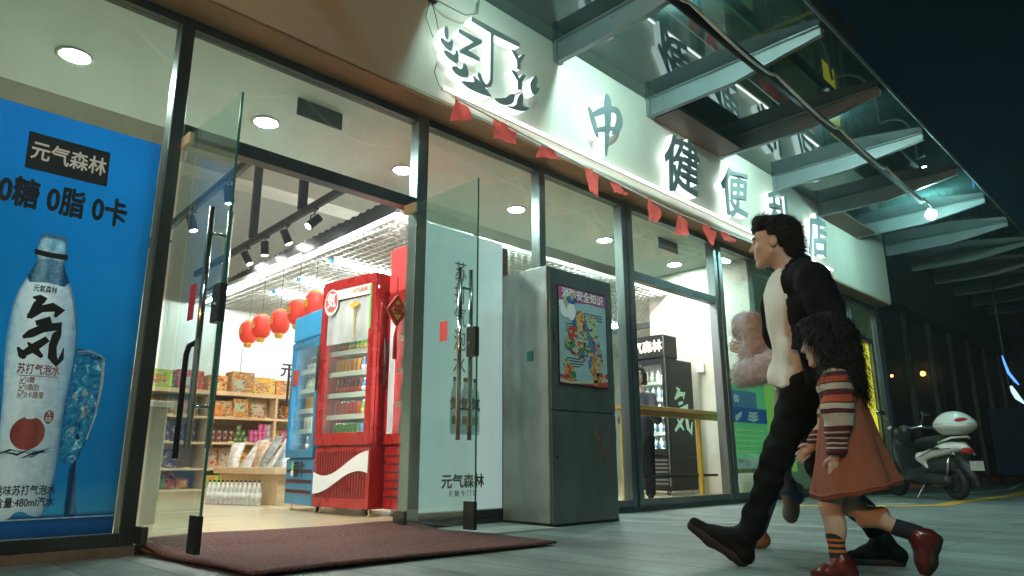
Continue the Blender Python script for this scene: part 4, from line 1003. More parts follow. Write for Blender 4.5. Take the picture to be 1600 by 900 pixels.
# third shelf
for i in range(6): pouch(2.66 + i * .16, sy, 0.736, .15, .22, 'goods_purple', 'purple and white snack bag standing on the middle shelf', 'purple bags on the middle shelf')
carton(2.62, 9.06, 0.736, .14, .1, .13, 'goods_lime', 'lime green box at the left end of the middle shelf', 'boxes on the middle shelf')
for i in range(4):
    for j in range(2): tub(3.70 + i * .075, 9.08, 0.736 + j * .075, .036, .072, 'goods_brown', 'brown snack tub stacked on the middle shelf', 'brown tubs on the middle shelf')
for (i, j) in ((0, 0), (1, 0), (2, 0), (0, 1), (1, 1), (0.5, 2)): tub(4.0 + i * .065 + (0.03 if j == 1 else 0), 9.08, 0.736 + j * .075, .032, .072, 'goods_green', 'dark green snack tub in a pyramid on the middle shelf', 'green tubs on the middle shelf')
for i in range(4):
    for j in range(3 if i > 1 else 2): tub(4.2 + i * .06, 9.07, 0.736 + j * .08, .029, .077, 'goods_pink', 'pink snack tub stacked on the middle shelf', 'pink tubs on the middle shelf')
for j in range(3): tub(4.435, 9.07, 0.736 + j * .08, .032, .077, 'goods_grey', 'grey snack tub stacked beside the pink tubs', 'grey tubs on the middle shelf')
for i, (x, m, lb) in enumerate(((4.6, 'goods_lime', 'lime bag on the middle shelf beside the display stand'), (4.72, 'goods_pink', 'pink bag on the middle shelf beside the display stand'), (4.84, 'goods_yellow', 'yellow bag on the middle shelf beside the display stand'))): pouch(x, sy, 0.736, .12, .18, m, lb, 'bags on the middle shelf')
# second shelf
for i, x in enumerate((3.02, 3.25)): pouch(x, sy, 0.421, .2, .22, 'goods_purple' if i else 'goods_yellow', ['yellow fronted crisps bag lying by the door handle on the lower shelf', 'purple crisps bag on the lower shelf by the door handle'][i], 'crisps bags on the lower shelf')
pouch(2.75, sy, 0.421, .22, .1, 'goods_grey', 'grey flat bag on the lower shelf', 'crisps bags on the lower shelf')
for i in range(2): pouch(3.75 + i * .19, sy, 0.421, .19, .25, 'goods_clear', ['clear bag of nuts on the lower shelf, left of two', 'clear bag of nuts on the lower shelf, right of two'][i], 'clear nut bags on the lower shelf')
for i in range(2): pouch(4.08 + i * .12, sy - .04, 0.421, .14, .23, 'goods_yellow', ['yellow bag on the lower shelf beside the nuts', 'yellow bag on the lower shelf behind the display bags'][i], 'yellow bags on the lower shelf')
# bottom shelf
for i in range(7): pouch(2.62 + i * .135, sy + 0.03 * (i % 2), 0.171, .15, .13 + .03 * (i % 3), ['goods_red', 'goods_green', 'goods_red', 'goods_brown', 'goods_green', 'goods_red', 'goods_orange'][i], '%s bag heaped on the bottom shelf, number %s from the left' % (['red', 'green', 'red', 'brown', 'green', 'red', 'orange'][i], ['one', 'two', 'three', 'four', 'five', 'six', 'seven'][i]), 'bags heaped on the bottom shelf')
for i in range(4): carton(3.74 + (i % 2) * .2, sy, 0.171 + (i // 2) * .081, .19, .18, .08, 'goods_lime', ['lime green flat box, lower left of the stack on the bottom shelf', 'lime green flat box, lower right of the stack on the bottom shelf', 'lime green flat box, upper left of the stack on the bottom shelf', 'lime green flat box, upper right of the stack on the bottom shelf'][i], 'lime boxes on the bottom shelf')
pm('bag_silver', (0.4, 0.43, 0.43), 0.3, var=0.5, scale=16, metal=0.3); pm('bag_white', (0.62, 0.6, 0.56), 0.35, var=0.35, scale=14); pm('bag_orange', (0.55, 0.38, 0.25), 0.35, var=0.5, scale=14)
# slanted display stand with bags of crisps, bottle packs at its foot
DS = thing('display_stand', 'low pale wood display stand in front of the shelves', 'stand', (3.95, 7.6, FZ)); DS['wparts'] = 1
MB().box((3.62, 7.1, FZ), (4.3, 8.5, 0.36)).build('body', 'wood_light', DS, world=True, bevel=0.004)
MB().box((3.55, 7.03, 0.361), (4.36, 8.57, 0.43)).build('tray', 'wood_edge', DS, world=True, bevel=0.004)
for i in range(7):
    pouch(3.66 + 0.05 * (i % 2), 7.18 + i * .195, 0.431, .19, .28 + .03 * (i % 3), ['bag_silver', 'bag_white', 'bag_silver', 'bag_orange', 'bag_white', 'bag_silver', 'bag_white'][i], 'silvery crisps bag leaning on the display stand, %s from the near end' % ['first', 'second', 'third', 'fourth', 'fifth', 'sixth', 'seventh'][i], 'crisps bags on the display stand', rz=R(-75 + 16 * math.sin(i * 2.3)), lean=0.62 + 0.3 * math.sin(i * 1.7))
PK = (3.3, 7.93); PD = Vector((0.28, -0.93, 0)).normalized()
for i in range(12):
    p = Vector((3.26, 7.93, FZ)) + PD * (i * 0.068)
    drink('bottle', 'drink_white', (p.x, p.y, FZ), 'white bottle with dark cap in the row on the floor before the display stand', 'bottles in packs on the shop floor', h=0.25, r=0.033)
# counter on the left, seen through the left leaf
t = thing('counter', 'plain cream counter seen through the left glass door', 'counter', (1.6, 6.0, FZ)); t['wparts'] = 1
MB().box((1.2, 5.62, FZ), (1.94, 6.5, 0.88)).build('body', 'cream_counter', t, world=True, bevel=0.004)
MB().box((1.2, 5.58, 0.881), (1.97, 6.54, 0.93)).build('top', 'cream_counter', t, world=True, bevel=0.004)
# wall poster at the back right
t = thing('wall_poster', 'white wall poster with a dark curve behind the blue cooler', 'poster', (5.6, 11.38, 1.6)); t['wparts'] = 1
MB().box((5.0, 11.37, 1.35), (6.4, 11.395, 2.35)).build('sheet', 'white_print', t, world=True)
MB().prism_y([(5.02, 1.36), (6.38, 1.36), (6.38, 1.45), (6.0, 1.62), (5.5, 1.76), (5.02, 1.82)], 11.362, 11.369).build('dark_curve', pm('curve_teal', (0.03, 0.08, 0.08), 0.5), t, world=True)
text_obj('lettering', '元气', 0.26, (5.95, 11.36, 2.02), 'black_print', t, extrude=0.001, offset=0.006)
# bar table inside the window
t = thing('bar_table', 'wooden bar table with yellow legs behind the open window', 'table', (7.2, 4.7, FZ)); t['wparts'] = 1
MB().box((6.3, 4.5, 1.045), (8.45, 4.88, 1.09)).build('tabletop', 'bar_wood', t, world=True, bevel=0.004)
for x in (6.36, 7.93):
    MB().box((x, 4.66, FZ), (x + 0.045, 4.7, 1.0445)).build('leg', 'yellow_paint', t, world=True)
MB().box((6.41, 4.705, 0.3), (8.4, 4.73, 0.33)).build('rail', 'black_metal', t, world=True)
MB().box((6.41, 4.56, 0.98), (8.4, 4.58, 1.0445)).build('apron', 'bar_wood', t, world=True)
tag(MB().box((8.995, 5.15, 1.72), (9.049, 5.27, 1.84)).build('wall_box', 'white_paint', bevel=0.004), 'small white box on the partition wall beside the black cooler', 'box')
# ------------------------------------------------------------------ blue drink poster on the left window
P = thing('window_poster', 'big blue drink poster with a frosted bottle on the left window', 'poster', (0.6, 4.29, 0.1)); P['wparts'] = 1
def poster_blue():
    m = pm('poster_blue', (0.005, 0.11, 0.3), 0.35, var=0.08, scale=1.3)
    nt = m.node_tree; N = nt.nodes; L = nt.links; b = N['Principled BSDF']
    tc = N.new('ShaderNodeTexCoord'); s = N.new('ShaderNodeSeparateXYZ'); L.new(tc.outputs['Object'], s.inputs[0])
    rp = N.new('ShaderNodeValToRGB'); mr = N.new('ShaderNodeMapRange'); mr.inputs['From Min'].default_value = 0.1; mr.inputs['From Max'].default_value = 2.36
    L.new(s.outputs['Z'], mr.inputs[0]); L.new(mr.outputs[0], rp.inputs[0])
    el = rp.color_ramp.elements; el[0].position = 0.0; el[0].color = (0.006, 0.045, 0.17, 1); el[1].position = 1.0; el[1].color = (0.002, 0.09, 0.3, 1)
    for p, c in ((0.035, (0.012, 0.07, 0.24, 1)), (0.05, (0.005, 0.03, 0.12, 1)), (0.06, (0.03, 0.2, 0.4, 1)), (0.13, (0.006, 0.12, 0.36, 1)), (0.45, (0.004, 0.15, 0.42, 1))):
        e = el.new(p); e.color = c
    n = N.new('ShaderNodeTexNoise'); n.inputs['Scale'].default_value = 1.6; n.inputs['Detail'].default_value = 5; L.new(tc.outputs['Object'], n.inputs['Vector'])
    mx = N.new('ShaderNodeMixRGB'); mx.blend_type = 'SOFT_LIGHT'; mx.inputs[0].default_value = 0.5; L.new(rp.outputs[0], mx.inputs[1]); L.new(n.outputs['Fac'], mx.inputs[2])
    L.new(mx.outputs[0], b.inputs['Base Color'])
    b.inputs['Emission Strength'].default_value = 0.0
poster_blue()
def printed(name, poly, y, mat, parent=P): return MB().add([(x, y, z) for x, z in poly], [tuple(range(len(poly)))]).build(name, mat, parent, world=True)
BOT = [(0.737, 1.542), (0.73, 1.488), (0.678, 1.358), (0.66, 1.254), (0.661, 1.056), (0.683, 0.865), (0.697, 0.708), (0.705, 0.492), (0.705, 0.312), (0.684, 0.219), (0.688, 0.19), (0.799, 0.213), (0.813, 0.245), (0.855, 0.249), (0.877, 0.227), (0.924, 0.218), (0.943, 0.242), (0.962, 0.35), (0.97, 0.46), (0.968, 0.556), (0.963, 0.686), (0.966, 0.819), (0.982, 0.989), (0.975, 1.161), (0.955, 1.264), (0.922, 1.382), (0.875, 1.481), (0.856, 1.538)]
def print_mat(name, stops, axis='X', lo=0.66, hi=0.98, noise=0.25, nscale=20, zstops=None):
    m = bpy.data.materials.new(name); m.use_nodes = True; nt = m.node_tree; N = nt.nodes; L = nt.links; b = N['Principled BSDF']; b.inputs['Roughness'].default_value = 0.4
    tc = N.new('ShaderNodeTexCoord'); s = N.new('ShaderNodeSeparateXYZ'); L.new(tc.outputs['Object'], s.inputs[0])
    mr = N.new('ShaderNodeMapRange'); mr.inputs['From Min'].default_value = lo; mr.inputs['From Max'].default_value = hi; L.new(s.outputs[axis], mr.inputs[0])
    rp = N.new('ShaderNodeValToRGB'); el = rp.color_ramp.elements
    el[0].position = stops[0][0]; el[0].color = (*stops[0][1], 1); el[1].position = stops[-1][0]; el[1].color = (*stops[-1][1], 1)
    for p, c in stops[1:-1]: e = el.new(p); e.color = (*c, 1)
    L.new(mr.outputs[0], rp.inputs[0])
    n = N.new('ShaderNodeTexNoise'); n.inputs['Scale'].default_value = nscale; n.inputs['Detail'].default_value = 6; L.new(tc.outputs['Object'], n.inputs['Vector'])
    mx = N.new('ShaderNodeMixRGB'); mx.blend_type = 'OVERLAY'; mx.inputs[0].default_value = noise; L.new(rp.outputs[0], mx.inputs[1]); L.new(n.outputs['Fac'], mx.inputs[2])
    L.new(mx.outputs[0], b.inputs['Base Color']); M[name] = m; return m
G1 = [(0.968, 0.5), (0.965, 0.753), (0.977, 0.955), (0.969, 1.075), (1.0, 1.08), (1.107, 1.045), (1.123, 1.03), (1.125, 0.898), (1.113, 0.726), (1.084, 0.591), (1.062, 0.51), (1.03, 0.47), (0.99, 0.478)]
SIL = smooth_poly(BOT + [(0.869, 1.577), (0.855, 1.661), (0.845, 1.672), (0.75, 1.67), (0.739, 1.66), (0.726, 1.582)])
hx, hz = 0.82, 0.85
SIL = [(hx + (x - hx) * 0.955, hz + (z - hz) * 0.99) for x, z in SIL]
# the blue film is cut out where the pale bottle is printed
ar = sum(SIL[i][0] * SIL[(i + 1) % len(SIL)][1] - SIL[(i + 1) % len(SIL)][0] * SIL[i][1] for i in range(len(SIL)))
if ar > 0: SIL = SIL[::-1]
i0 = max(range(len(SIL)), key=lambda i: SIL[i][1]); SIL = SIL[i0:] + SIL[:i0]
outer = [(SIL[0][0], 2.362), (-0.2, 2.362), (-0.2, 0.118), (1.272, 0.118), (1.272, 2.362)]
tum = [(1.035 + (x - 1.035) * 0.9, 0.75 + (z - 0.75) * 0.95) for x, z in G1]
j0 = max(range(len(tum)), key=lambda i: tum[i][0]); tum = tum[j0:] + tum[:j0]
outer = outer[:4] + [(1.272, tum[0][1])] + tum[:1] + (tum[1:] if sum(tum[i][0] * tum[(i + 1) % len(tum)][1] - tum[(i + 1) % len(tum)][0] * tum[i][1] for i in range(len(tum))) < 0 else tum[1:][::-1]) + [(tum[0][0], tum[0][1] + .0001), (1.272, tum[0][1] + .0001)] + outer[4:]
poly = outer + [(SIL[0][0] + 0.0001, 2.362)] + [(SIL[0][0] + 0.0001, SIL[0][1])] + SIL[1:] + [SIL[0]]
MB().add([(x, 4.3, z) for x, z in poly], [tuple(range(len(poly)))]).build('sheet', 'poster_blue', P, world=True)
print_mat('print_bottle', [(0, (0.16, 0.32, 0.5)), (0.1, (0.42, 0.54, 0.66)), (0.3, (0.58, 0.65, 0.74)), (0.6, (0.42, 0.49, 0.6)), (0.85, (0.28, 0.38, 0.5)), (1, (0.07, 0.22, 0.42))], noise=0.35, nscale=30)
print_mat('print_neck', [(0, (0.05, 0.17, 0.32)), (0.3, (0.3, 0.45, 0.55)), (0.5, (0.1, 0.25, 0.4)), (0.8, (0.22, 0.38, 0.5)), (1, (0.03, 0.13, 0.3))], lo=0.72, hi=0.87, noise=0.8, nscale=60)
print_mat('print_peach', [(0, (0.3, 0.07, 0.06)), (0.4, (0.5, 0.12, 0.09)), (0.7, (0.42, 0.09, 0.07)), (1, (0.55, 0.2, 0.12))], lo=0.74, hi=0.9, noise=0.3, nscale=25)
def ice_mat():
    m = bpy.data.materials.new('print_ice'); m.use_nodes = True; nt = m.node_tree; N = nt.nodes; L = nt.links; b = N['Principled BSDF']; b.inputs['Roughness'].default_value = 0.4
    tc = N.new('ShaderNodeTexCoord'); v = N.new('ShaderNodeTexNoise'); v.inputs['Scale'].default_value = 14; v.inputs['Detail'].default_value = 6; v.inputs['Distortion'].default_value = 2.2; v.inputs['Roughness'].default_value = 0.75
    L.new(tc.outputs['Object'], v.inputs['Vector'])
    rp = N.new('ShaderNodeValToRGB'); el = rp.color_ramp.elements; el[0].position = 0.38; el[0].color = (0.004, 0.06, 0.17, 1); el[1].position = 0.7; el[1].color = (0.75, 0.88, 0.92, 1)
    e = el.new(0.54); e.color = (0.02, 0.17, 0.34, 1); e = el.new(0.6); e.color = (0.14, 0.34, 0.48, 1)
    L.new(v.outputs['Fac'], rp.inputs[0]); L.new(rp.outputs[0], b.inputs['Base Color']); M['print_ice'] = m
ice_mat()
print_mat('print_stem', [(0, (0.05, 0.2, 0.36)), (0.4, (0.02, 0.09, 0.22)), (0.7, (0.3, 0.45, 0.55)), (1, (0.03, 0.14, 0.32))], lo=1.02, hi=1.09, noise=0.4, nscale=30)
pm('print_white', (0.75, 0.85, 0.9), 0.4, var=0.2, scale=30)
for k_ in ('poster_blue', 'print_white', 'print_bottle', 'print_neck', 'print_peach', 'print_ice', 'print_stem'): translucent(k_, 0.62)
printed('printed_tumbler', smooth_poly(G1, 2), 4.2945, 'print_ice')
printed('printed_tumbler_foot', [(1.03, 0.47), (1.058, 0.5), (1.06, 0.444), (1.08, 0.26), (1.09, 0.225), (1.03, 0.225), (1.024, 0.444)], 4.2938, 'print_stem')
printed('printed_glass_edge', [(1.10, 1.03), (1.123, 1.032), (1.13, 0.9), (1.118, 0.73), (1.09, 0.6), (1.083, 0.605), (1.108, 0.73), (1.116, 0.9), (1.112, 1.02)], 4.2932, pm('print_pale', (0.4, 0.58, 0.65), 0.4, var=0.4, scale=30))
rnd = random.Random(11)
for i in range(26):
    cz = rnd.uniform(.56, 1.0); cx = rnd.uniform(1.0, 1.085 + .03 * (cz - .56)); r_ = rnd.uniform(.006, .022); a0 = rnd.random() * 6
    printed('printed_ice_glint', [(cx + r_ * rnd.uniform(.3, 1) * math.cos(a0 + q), cz + r_ * rnd.uniform(.3, 1.2) * math.sin(a0 + q)) for q in (0, 1.1, 2.3, 3.4, 4.6, 5.5)], 4.2934 - .00004 * i, ['print_pale', 'print_white', 'print_stem'][i % 3])
printed('printed_rim', lines([(.985, 1.06, .006), (1.04, 1.072, .01), (1.1, 1.05, .008), (1.122, 1.03, .004)], .6), 4.2929, 'print_white')
# wisps of cold vapour round the bottle neck, bubbles along it
printed('printed_bottle', smooth_poly(BOT), 4.2930, 'print_bottle')
printed('printed_neck', [(0.739, 1.66), (0.75, 1.672), (0.845, 1.674), (0.855, 1.661), (0.869, 1.577), (0.726, 1.582)], 4.2924, 'print_neck')
printed('printed_shoulder', [(0.737, 1.548), (0.858, 1.546), (0.872, 1.49), (0.9, 1.43), (0.88, 1.4), (0.8, 1.41), (0.72, 1.4), (0.702, 1.43), (0.728, 1.49)], 4.2924, 'print_neck')
printed('printed_ring', [(0.72, 1.581), (0.8, 1.575), (0.872, 1.578), (0.875, 1.549), (0.8, 1.545), (0.721, 1.553)], 4.2918, 'black_print')
QS = {'a': [(0.797, 1.327, .02), (0.77, 1.289, .032), (0.738, 1.21, .012)], 'h': [(0.745, 1.322, .008), (0.775, 1.323, .03), (0.805, 1.312, .026)], 'b': [(0.742, 1.218, .026), (0.79, 1.266, .03), (0.84, 1.283, .04), (0.876, 1.268, .04), (0.856, 1.232, .012)], 'c': [(0.776, 1.188, .022), (0.842, 1.216, .03)], 'd': [(0.73, 1.108, .012), (0.76, 1.13, .034), (0.81, 1.165, .036), (0.884, 1.186, .04), (0.878, 1.14, .034), (0.867, 1.08, .03), (0.873, 1.02, .034), (0.899, 0.99, .032), (0.914, 1.015, .02), (0.918, 1.075, .003)], 'e': [(0.728, 1.008, .02), (0.781, 1.057, .036), (0.84, 1.114, .026)], 'f': [(0.755, 1.085, .008), (0.79, 1.05, .03), (0.828, 1.015, .014)], 'g': [(0.715, 1.056, .008), (0.742, 1.02, .03), (0.752, 1.0, .012)]}
for i, s in enumerate(QS.values()): printed('printed_character', lines(s, 0.62), 4.2918 - 0.0003 * i, 'black_print')
def ptext(body, size, x, z, mat, parent=P, y=4.291, off=0.0, **kw): return text_obj('lettering', body, size, (x, y, z), mat, parent, extrude=0.0004, offset=off, **kw)
pm('print_rust', (0.3, 0.07, 0.04), 0.5)
ptext('元氣森林', 0.04, 0.795, 1.371, 'black_print', off=0.0008, sx=0.68)
ptext('苏打气泡水', 0.058, 0.822, 0.947, 'print_rust', off=0.0012, sx=0.66)
for i, s in enumerate(('☑0糖', '☑0脂肪', '☑0卡路里')): ptext(s, 0.036, 0.745, 0.893 - 0.038 * i, 'print_rust', align='LEFT', off=0.0005, sx=0.68)
MB().box((0.735, 4.2912, 0.915), (0.915, 4.2918, 0.918)).build('printed_rule', 'print_rust', P, world=True)
pk = [(0.818 + 0.075 * math.cos(a), 0.628 + 0.083 * math.sin(a) - (0.012 if abs(a - math.pi / 2) < 0.3 else 0)) for a in np.linspace(0, 2 * math.pi, 41)[:-1]]
printed('printed_peach', pk, 4.2916, 'print_peach')
printed('printed_peach_cleft', lines([(0.826, 0.7, .004), (0.848, 0.66, .008), (0.856, 0.61, .007), (0.848, 0.56, .002)], 0.6), 4.2910, 'print_rust')
rnd = random.Random(3)
for i in range(9):
    a = rnd.uniform(3.3, 6.1); x = 0.818 + 0.1 * math.cos(a); z = 0.575 + 0.055 * math.sin(a)
    printed('printed_splash', lines([(x - .05, z + rnd.uniform(-.02, .02), .003), (x, z + rnd.uniform(-.012, .012), .009), (x + .05, z + rnd.uniform(-.02, .03), .002)], 0.6), 4.2912 - .0002 * i, ['print_pale', 'print_neck', 'black_print'][i % 3])
se = [(0.899 + 0.021 * math.cos(a), 0.713 + 0.036 * math.sin(a)) for a in np.linspace(0, 2 * math.pi, 21)[:-1]]
printed('printed_seal', se, 4.2914, pm('print_seal', (0.16, 0.02, 0.02), 0.5))
for i, ch in enumerate('无糖'): ptext(ch, 0.032, 0.899, 0.729 - 0.032 * i, 'white_print', y=4.2908)
ptext('白桃味苏打气泡水', 0.052, 0.828, 0.346, 'black_print', off=0.001, sx=0.72)
ptext('净含量:480ml汽水', 0.052, 0.834, 0.288, 'black_print', off=0.001, sx=0.72)
printed('printed_box', [(0.606, 2.223), (1.004, 2.222), (1.009, 2.014), (0.612, 2.013)], 4.294, 'black_print')
ptext('元气森林', 0.112, 0.81, 2.117, 'white_print', y=4.2932, off=0.0022, sx=0.82)
ptext('0糖 0脂 0卡', 0.172, 0.826, 1.862, 'black_print', y=4.2932, off=0.006, sx=0.71)
printed('printed_table_edge', [(0.3, 0.212), (1.265, 0.212), (1.265, 0.206), (0.3, 0.204)], 4.2955, 'print_pale')
# ------------------------------------------------------------------ steel cabinet
C = thing('steel_cabinet', 'tall scuffed stainless steel cabinet with a safety poster on its front', 'cabinet', (4.56, 3.98, 0)); C['wparts'] = 1
MB().box((4.13, 3.74, 0.005), (4.985, 4.25, 2.055)).build('body', 'steel', C, world=True, bevel=0.004)
MB().box((4.15, 3.722, 0.885), (4.97, 3.739, 2.04)).build('upper_door', 'steel_dark', C, world=True, bevel=0.003)
MB().box((4.15, 3.722, 0.02), (4.97, 3.739, 0.872)).build('lower_door', 'steel_dark', C, world=True, bevel=0.003)
MB().box((4.165, 3.712, 1.42), (4.185, 3.7215, 1.5)).build('latch', 'chrome', C, world=True, bevel=0.002)
MB().box((4.12, 3.9, 1.28), (4.1295, 3.96, 1.36)).build('teal_spot', pm('spot_teal', (0.02, 0.2, 0.16), 0.6), C, world=True)
for z in (0.25, 0.7, 1.1, 1.85): MB().tube([(4.975, 3.733, z - .04), (4.975, 3.733, z + .04)], 0.009, 8).build('hinge', 'steel', C, world=True)
MB().tube([(4.2, 3.7215, .52), (4.2, 3.716, .52)], 0.014, 12).build('keyhole', 'chrome', C, world=True)
MB().box((4.125, 3.735, 0.0), (4.99, 4.255, 0.03)).build('plinth', 'black_metal', C, world=True)
pm('red_reflection', (0.16, 0.075, 0.05), 0.7, var=0.5, scale=30)  # reddish reflections on the steel door, painted as scuff marks
rnd = random.Random(8)
for k in range(7):
    x = rnd.uniform(4.66, 4.84); z = rnd.uniform(.5, .72); l = rnd.uniform(.05, .14)
    MB().prism_y(lines([(x - l * .35, z + l, .002), (x, z, .012), (x + l * .3, z - l, .002)], .8), 3.7208 - .0001 * k, 3.7219).build('scuff_reflection', 'red_reflection', C, world=True)
t = thing('safety_poster', 'fire safety poster with cartoon scenes stuck on the steel cabinet', 'poster', (4.56, 3.72, 1.1)); t['wparts'] = 1
px0, px1, pz0, pz1 = 4.235, 4.875, 1.09, 1.91
MB().box((px0, 3.712, pz0), (px1, 3.7215, pz1)).build('board', 'black_print', t, world=True)
pm('fire_pale', (0.36, 0.52, 0.56), 0.4, var=0.08, scale=4); pm('fire_pink', (0.5, 0.1, 0.3), 0.4, var=0.2, scale=6); pm('fire_red', (0.55, 0.06, 0.12), 0.4); pm('fire_cream', (0.6, 0.58, 0.45), 0.4)
def fp(name, poly, lay, mat): return MB().prism_y([(px0 + x * (px1 - px0), pz0 + z * (pz1 - pz0)) for x, z in poly], 3.7112 - 0.0012 * lay, 3.7118 - 0.0012 * lay).build(name, mat, t, world=True)
fp('sheet', [(.015, .012), (.985, .012), (.985, .988), (.015, .988)], 0, 'fire_pale')
fp('header', [(.015, .988), (.985, .988), (.985, .86), (.6, .865), (.25, .835), (.015, .8)], 1, 'fire_pink')
fp('ribbon', [(.015, .84), (.2, .86), (.34, .9), (.2, .845), (.015, .78)], 2, 'white_print')
fp('footer', [(.015, .012), (.985, .012), (.985, .16), (.7, .06), (.4, .045), (.015, .1)], 1, 'fire_red')
fp('footer', [(.015, .06), (.2, .035), (.6, .06), (.985, .1), (.985, .07), (.6, .03), (.2, .012), (.015, .02)], 2, 'fire_cream')
text_obj('lettering', '消防安全知识', 0.092, ((px0 + px1) / 2, 3.7078, 1.843), 'white_print', t, extrude=0.0005, offset=0.0022)
def figure(cx, cz, s, cols, seed):
    rnd = random.Random(seed); s *= 1.3
    for i in range(9):
        a = rnd.random() * 6.28; d = rnd.random() * 0.5 * s
        x = cx + d * math.cos(a); z = cz + d * math.sin(a) * 0.8; rx = s * rnd.uniform(.14, .34); rz_ = s * rnd.uniform(.14, .4)
        fp('picture', [(x + rx * math.cos(q), z + rz_ * 0.8 * math.sin(q)) for q in np.linspace(0, 6.28, 13)[:-1]], 2 + 0.35 * i, cols[i % len(cols)])
    fp('picture', [(cx + .09 * s * math.cos(q), cz + s * .42 + .11 * s * math.sin(q)) for q in np.linspace(0, 6.28, 11)[:-1]], 5.2, 'skin_print')
pm('skin_print', (0.6, 0.38, 0.25), 0.5)
for i, (cx, cz, s, cols) in enumerate(((.27, .74, .3, ['drink_blue', 'goods_mint', 'white_print', 'goods_yellow']), (.62, .57, .27, ['goods_mint', 'goods_mint', 'black_print', 'goods_blue']), (.4, .42, .3, ['goods_green', 'goods_blue', 'goods_red', 'goods_mint']), (.76, .33, .27, ['goods_blue', 'goods_red', 'goods_grey', 'goods_orange']), (.17, .13, .18, ['goods_red', 'goods_orange', 'goods_green']), (.8, .12, .17, ['goods_orange', 'goods_red', 'goods_mint']))): figure(cx, cz, s, cols, i)
for (x0, z0, n, l) in ((.52, .76, 4, .38), (.14, .62, 4, .34), (.56, .42, 2, .24), (.14, .27, 4, .34)):
    for k in range(n):
        fp('text_line', [(x0, z0 - k * .026), (x0 + l * (1 - .25 * (k == n - 1)), z0 - k * .026), (x0 + l * (1 - .25 * (k == n - 1)), z0 - k * .026 - .009), (x0, z0 - k * .026 - .009)], 1, 'black_print')
# ------------------------------------------------------------------ door mat
nx, ny = 20, 26
vs = []; fs = []
for j in range(ny + 1):
    for i in range(nx + 1):
        u = i / nx; v = j / ny
        x = 1.40 + u * 1.83 + (0.06 * (1 - v)); y = 2.93 + v * 1.42 + 0.1 * (1 - u) * (1 - v)
        z = 0.016 + 0.045 * max(0, (v - 0.72) / 0.28) ** 0.8 + 0.004 * math.sin(5 * u + 7 * v) + 0.006 * max(0, math.sin(u * 9) * (v > .3))
        vs.append((x, y, z))
for j in range(ny):
    for i in range(nx): a = j * (nx + 1) + i; fs.append((a, a + 1, a + nx + 2, a + nx + 1))
o = MB().add(vs, fs).build('door_mat', 'mat_maroon', smooth=True)
sd = o.modifiers.new('thick', 'SOLIDIFY'); sd.thickness = 0.014; sd.offset = -1
tag(o, 'large maroon coir mat lying across the open doorway', 'mat')
# ------------------------------------------------------------------ posters behind the right windows
t = thing('green_poster', 'green promotional poster on the window right of the fifth post', 'poster', (8.8, 4.33, .34)); t['wparts'] = 1
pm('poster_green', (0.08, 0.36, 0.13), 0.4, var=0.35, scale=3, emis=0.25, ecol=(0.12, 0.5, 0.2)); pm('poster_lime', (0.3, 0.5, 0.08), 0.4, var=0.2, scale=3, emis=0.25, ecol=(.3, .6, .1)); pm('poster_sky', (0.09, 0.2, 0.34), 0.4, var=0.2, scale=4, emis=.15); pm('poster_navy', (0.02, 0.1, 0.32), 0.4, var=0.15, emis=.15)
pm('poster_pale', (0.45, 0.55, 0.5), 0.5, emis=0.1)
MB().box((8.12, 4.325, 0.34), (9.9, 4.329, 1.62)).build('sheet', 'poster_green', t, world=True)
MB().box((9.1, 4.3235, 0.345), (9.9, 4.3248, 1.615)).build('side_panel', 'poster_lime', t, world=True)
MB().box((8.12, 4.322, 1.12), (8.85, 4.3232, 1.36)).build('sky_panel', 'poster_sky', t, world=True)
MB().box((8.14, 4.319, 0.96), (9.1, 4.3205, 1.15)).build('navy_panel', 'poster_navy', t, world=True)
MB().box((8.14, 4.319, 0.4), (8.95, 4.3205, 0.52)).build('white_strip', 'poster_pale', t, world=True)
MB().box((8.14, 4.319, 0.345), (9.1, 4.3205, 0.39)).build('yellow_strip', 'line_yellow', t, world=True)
text_obj('lettering', '00', 0.13, (8.3, 4.3175, 1.25), 'white_print', t, extrude=0.001, offset=0.006)
mb = MB()
for k in range(3): mb.prism_y(lines([(8.6 - .02 * k, 1.09 - k * .04, .012), (8.72, 1.075 - k * .04, .02), (8.84 + .01 * k, 1.1 - k * .04, .008)], 1.0), 4.317, 4.3185)
mb.prism_y(lines([(8.24, 1.0, .035), (8.36, 1.05, .03), (8.42, 1.09, .008)], 1.0), 4.317, 4.3185)
mb.build('white_motif', 'white_print', t, world=True)
mb = MB()
for k in range(5): mb.box((8.2, 4.3225, 0.6 + k * .065), (9.0 - .1 * (k % 2), 4.3245, 0.615 + k * .065))
mb.build('text_lines', 'poster_lime', t, world=True)
text_obj('lettering', 'EASY', 0.05, (8.3, 4.3175, 0.485), 'black_print', t, extrude=0.001)
t = tag(MB().box((12.6, 4.303, 0.9), (13.3, 4.3085, 2.52)).build('yellow_poster', pm('poster_yellow', (0.72, 0.68, 0.05), 0.4, var=0.12, scale=3, emis=0.45, ecol=(0.8, 0.75, 0.05))), 'plain bright yellow poster in the last window frame', 'poster')
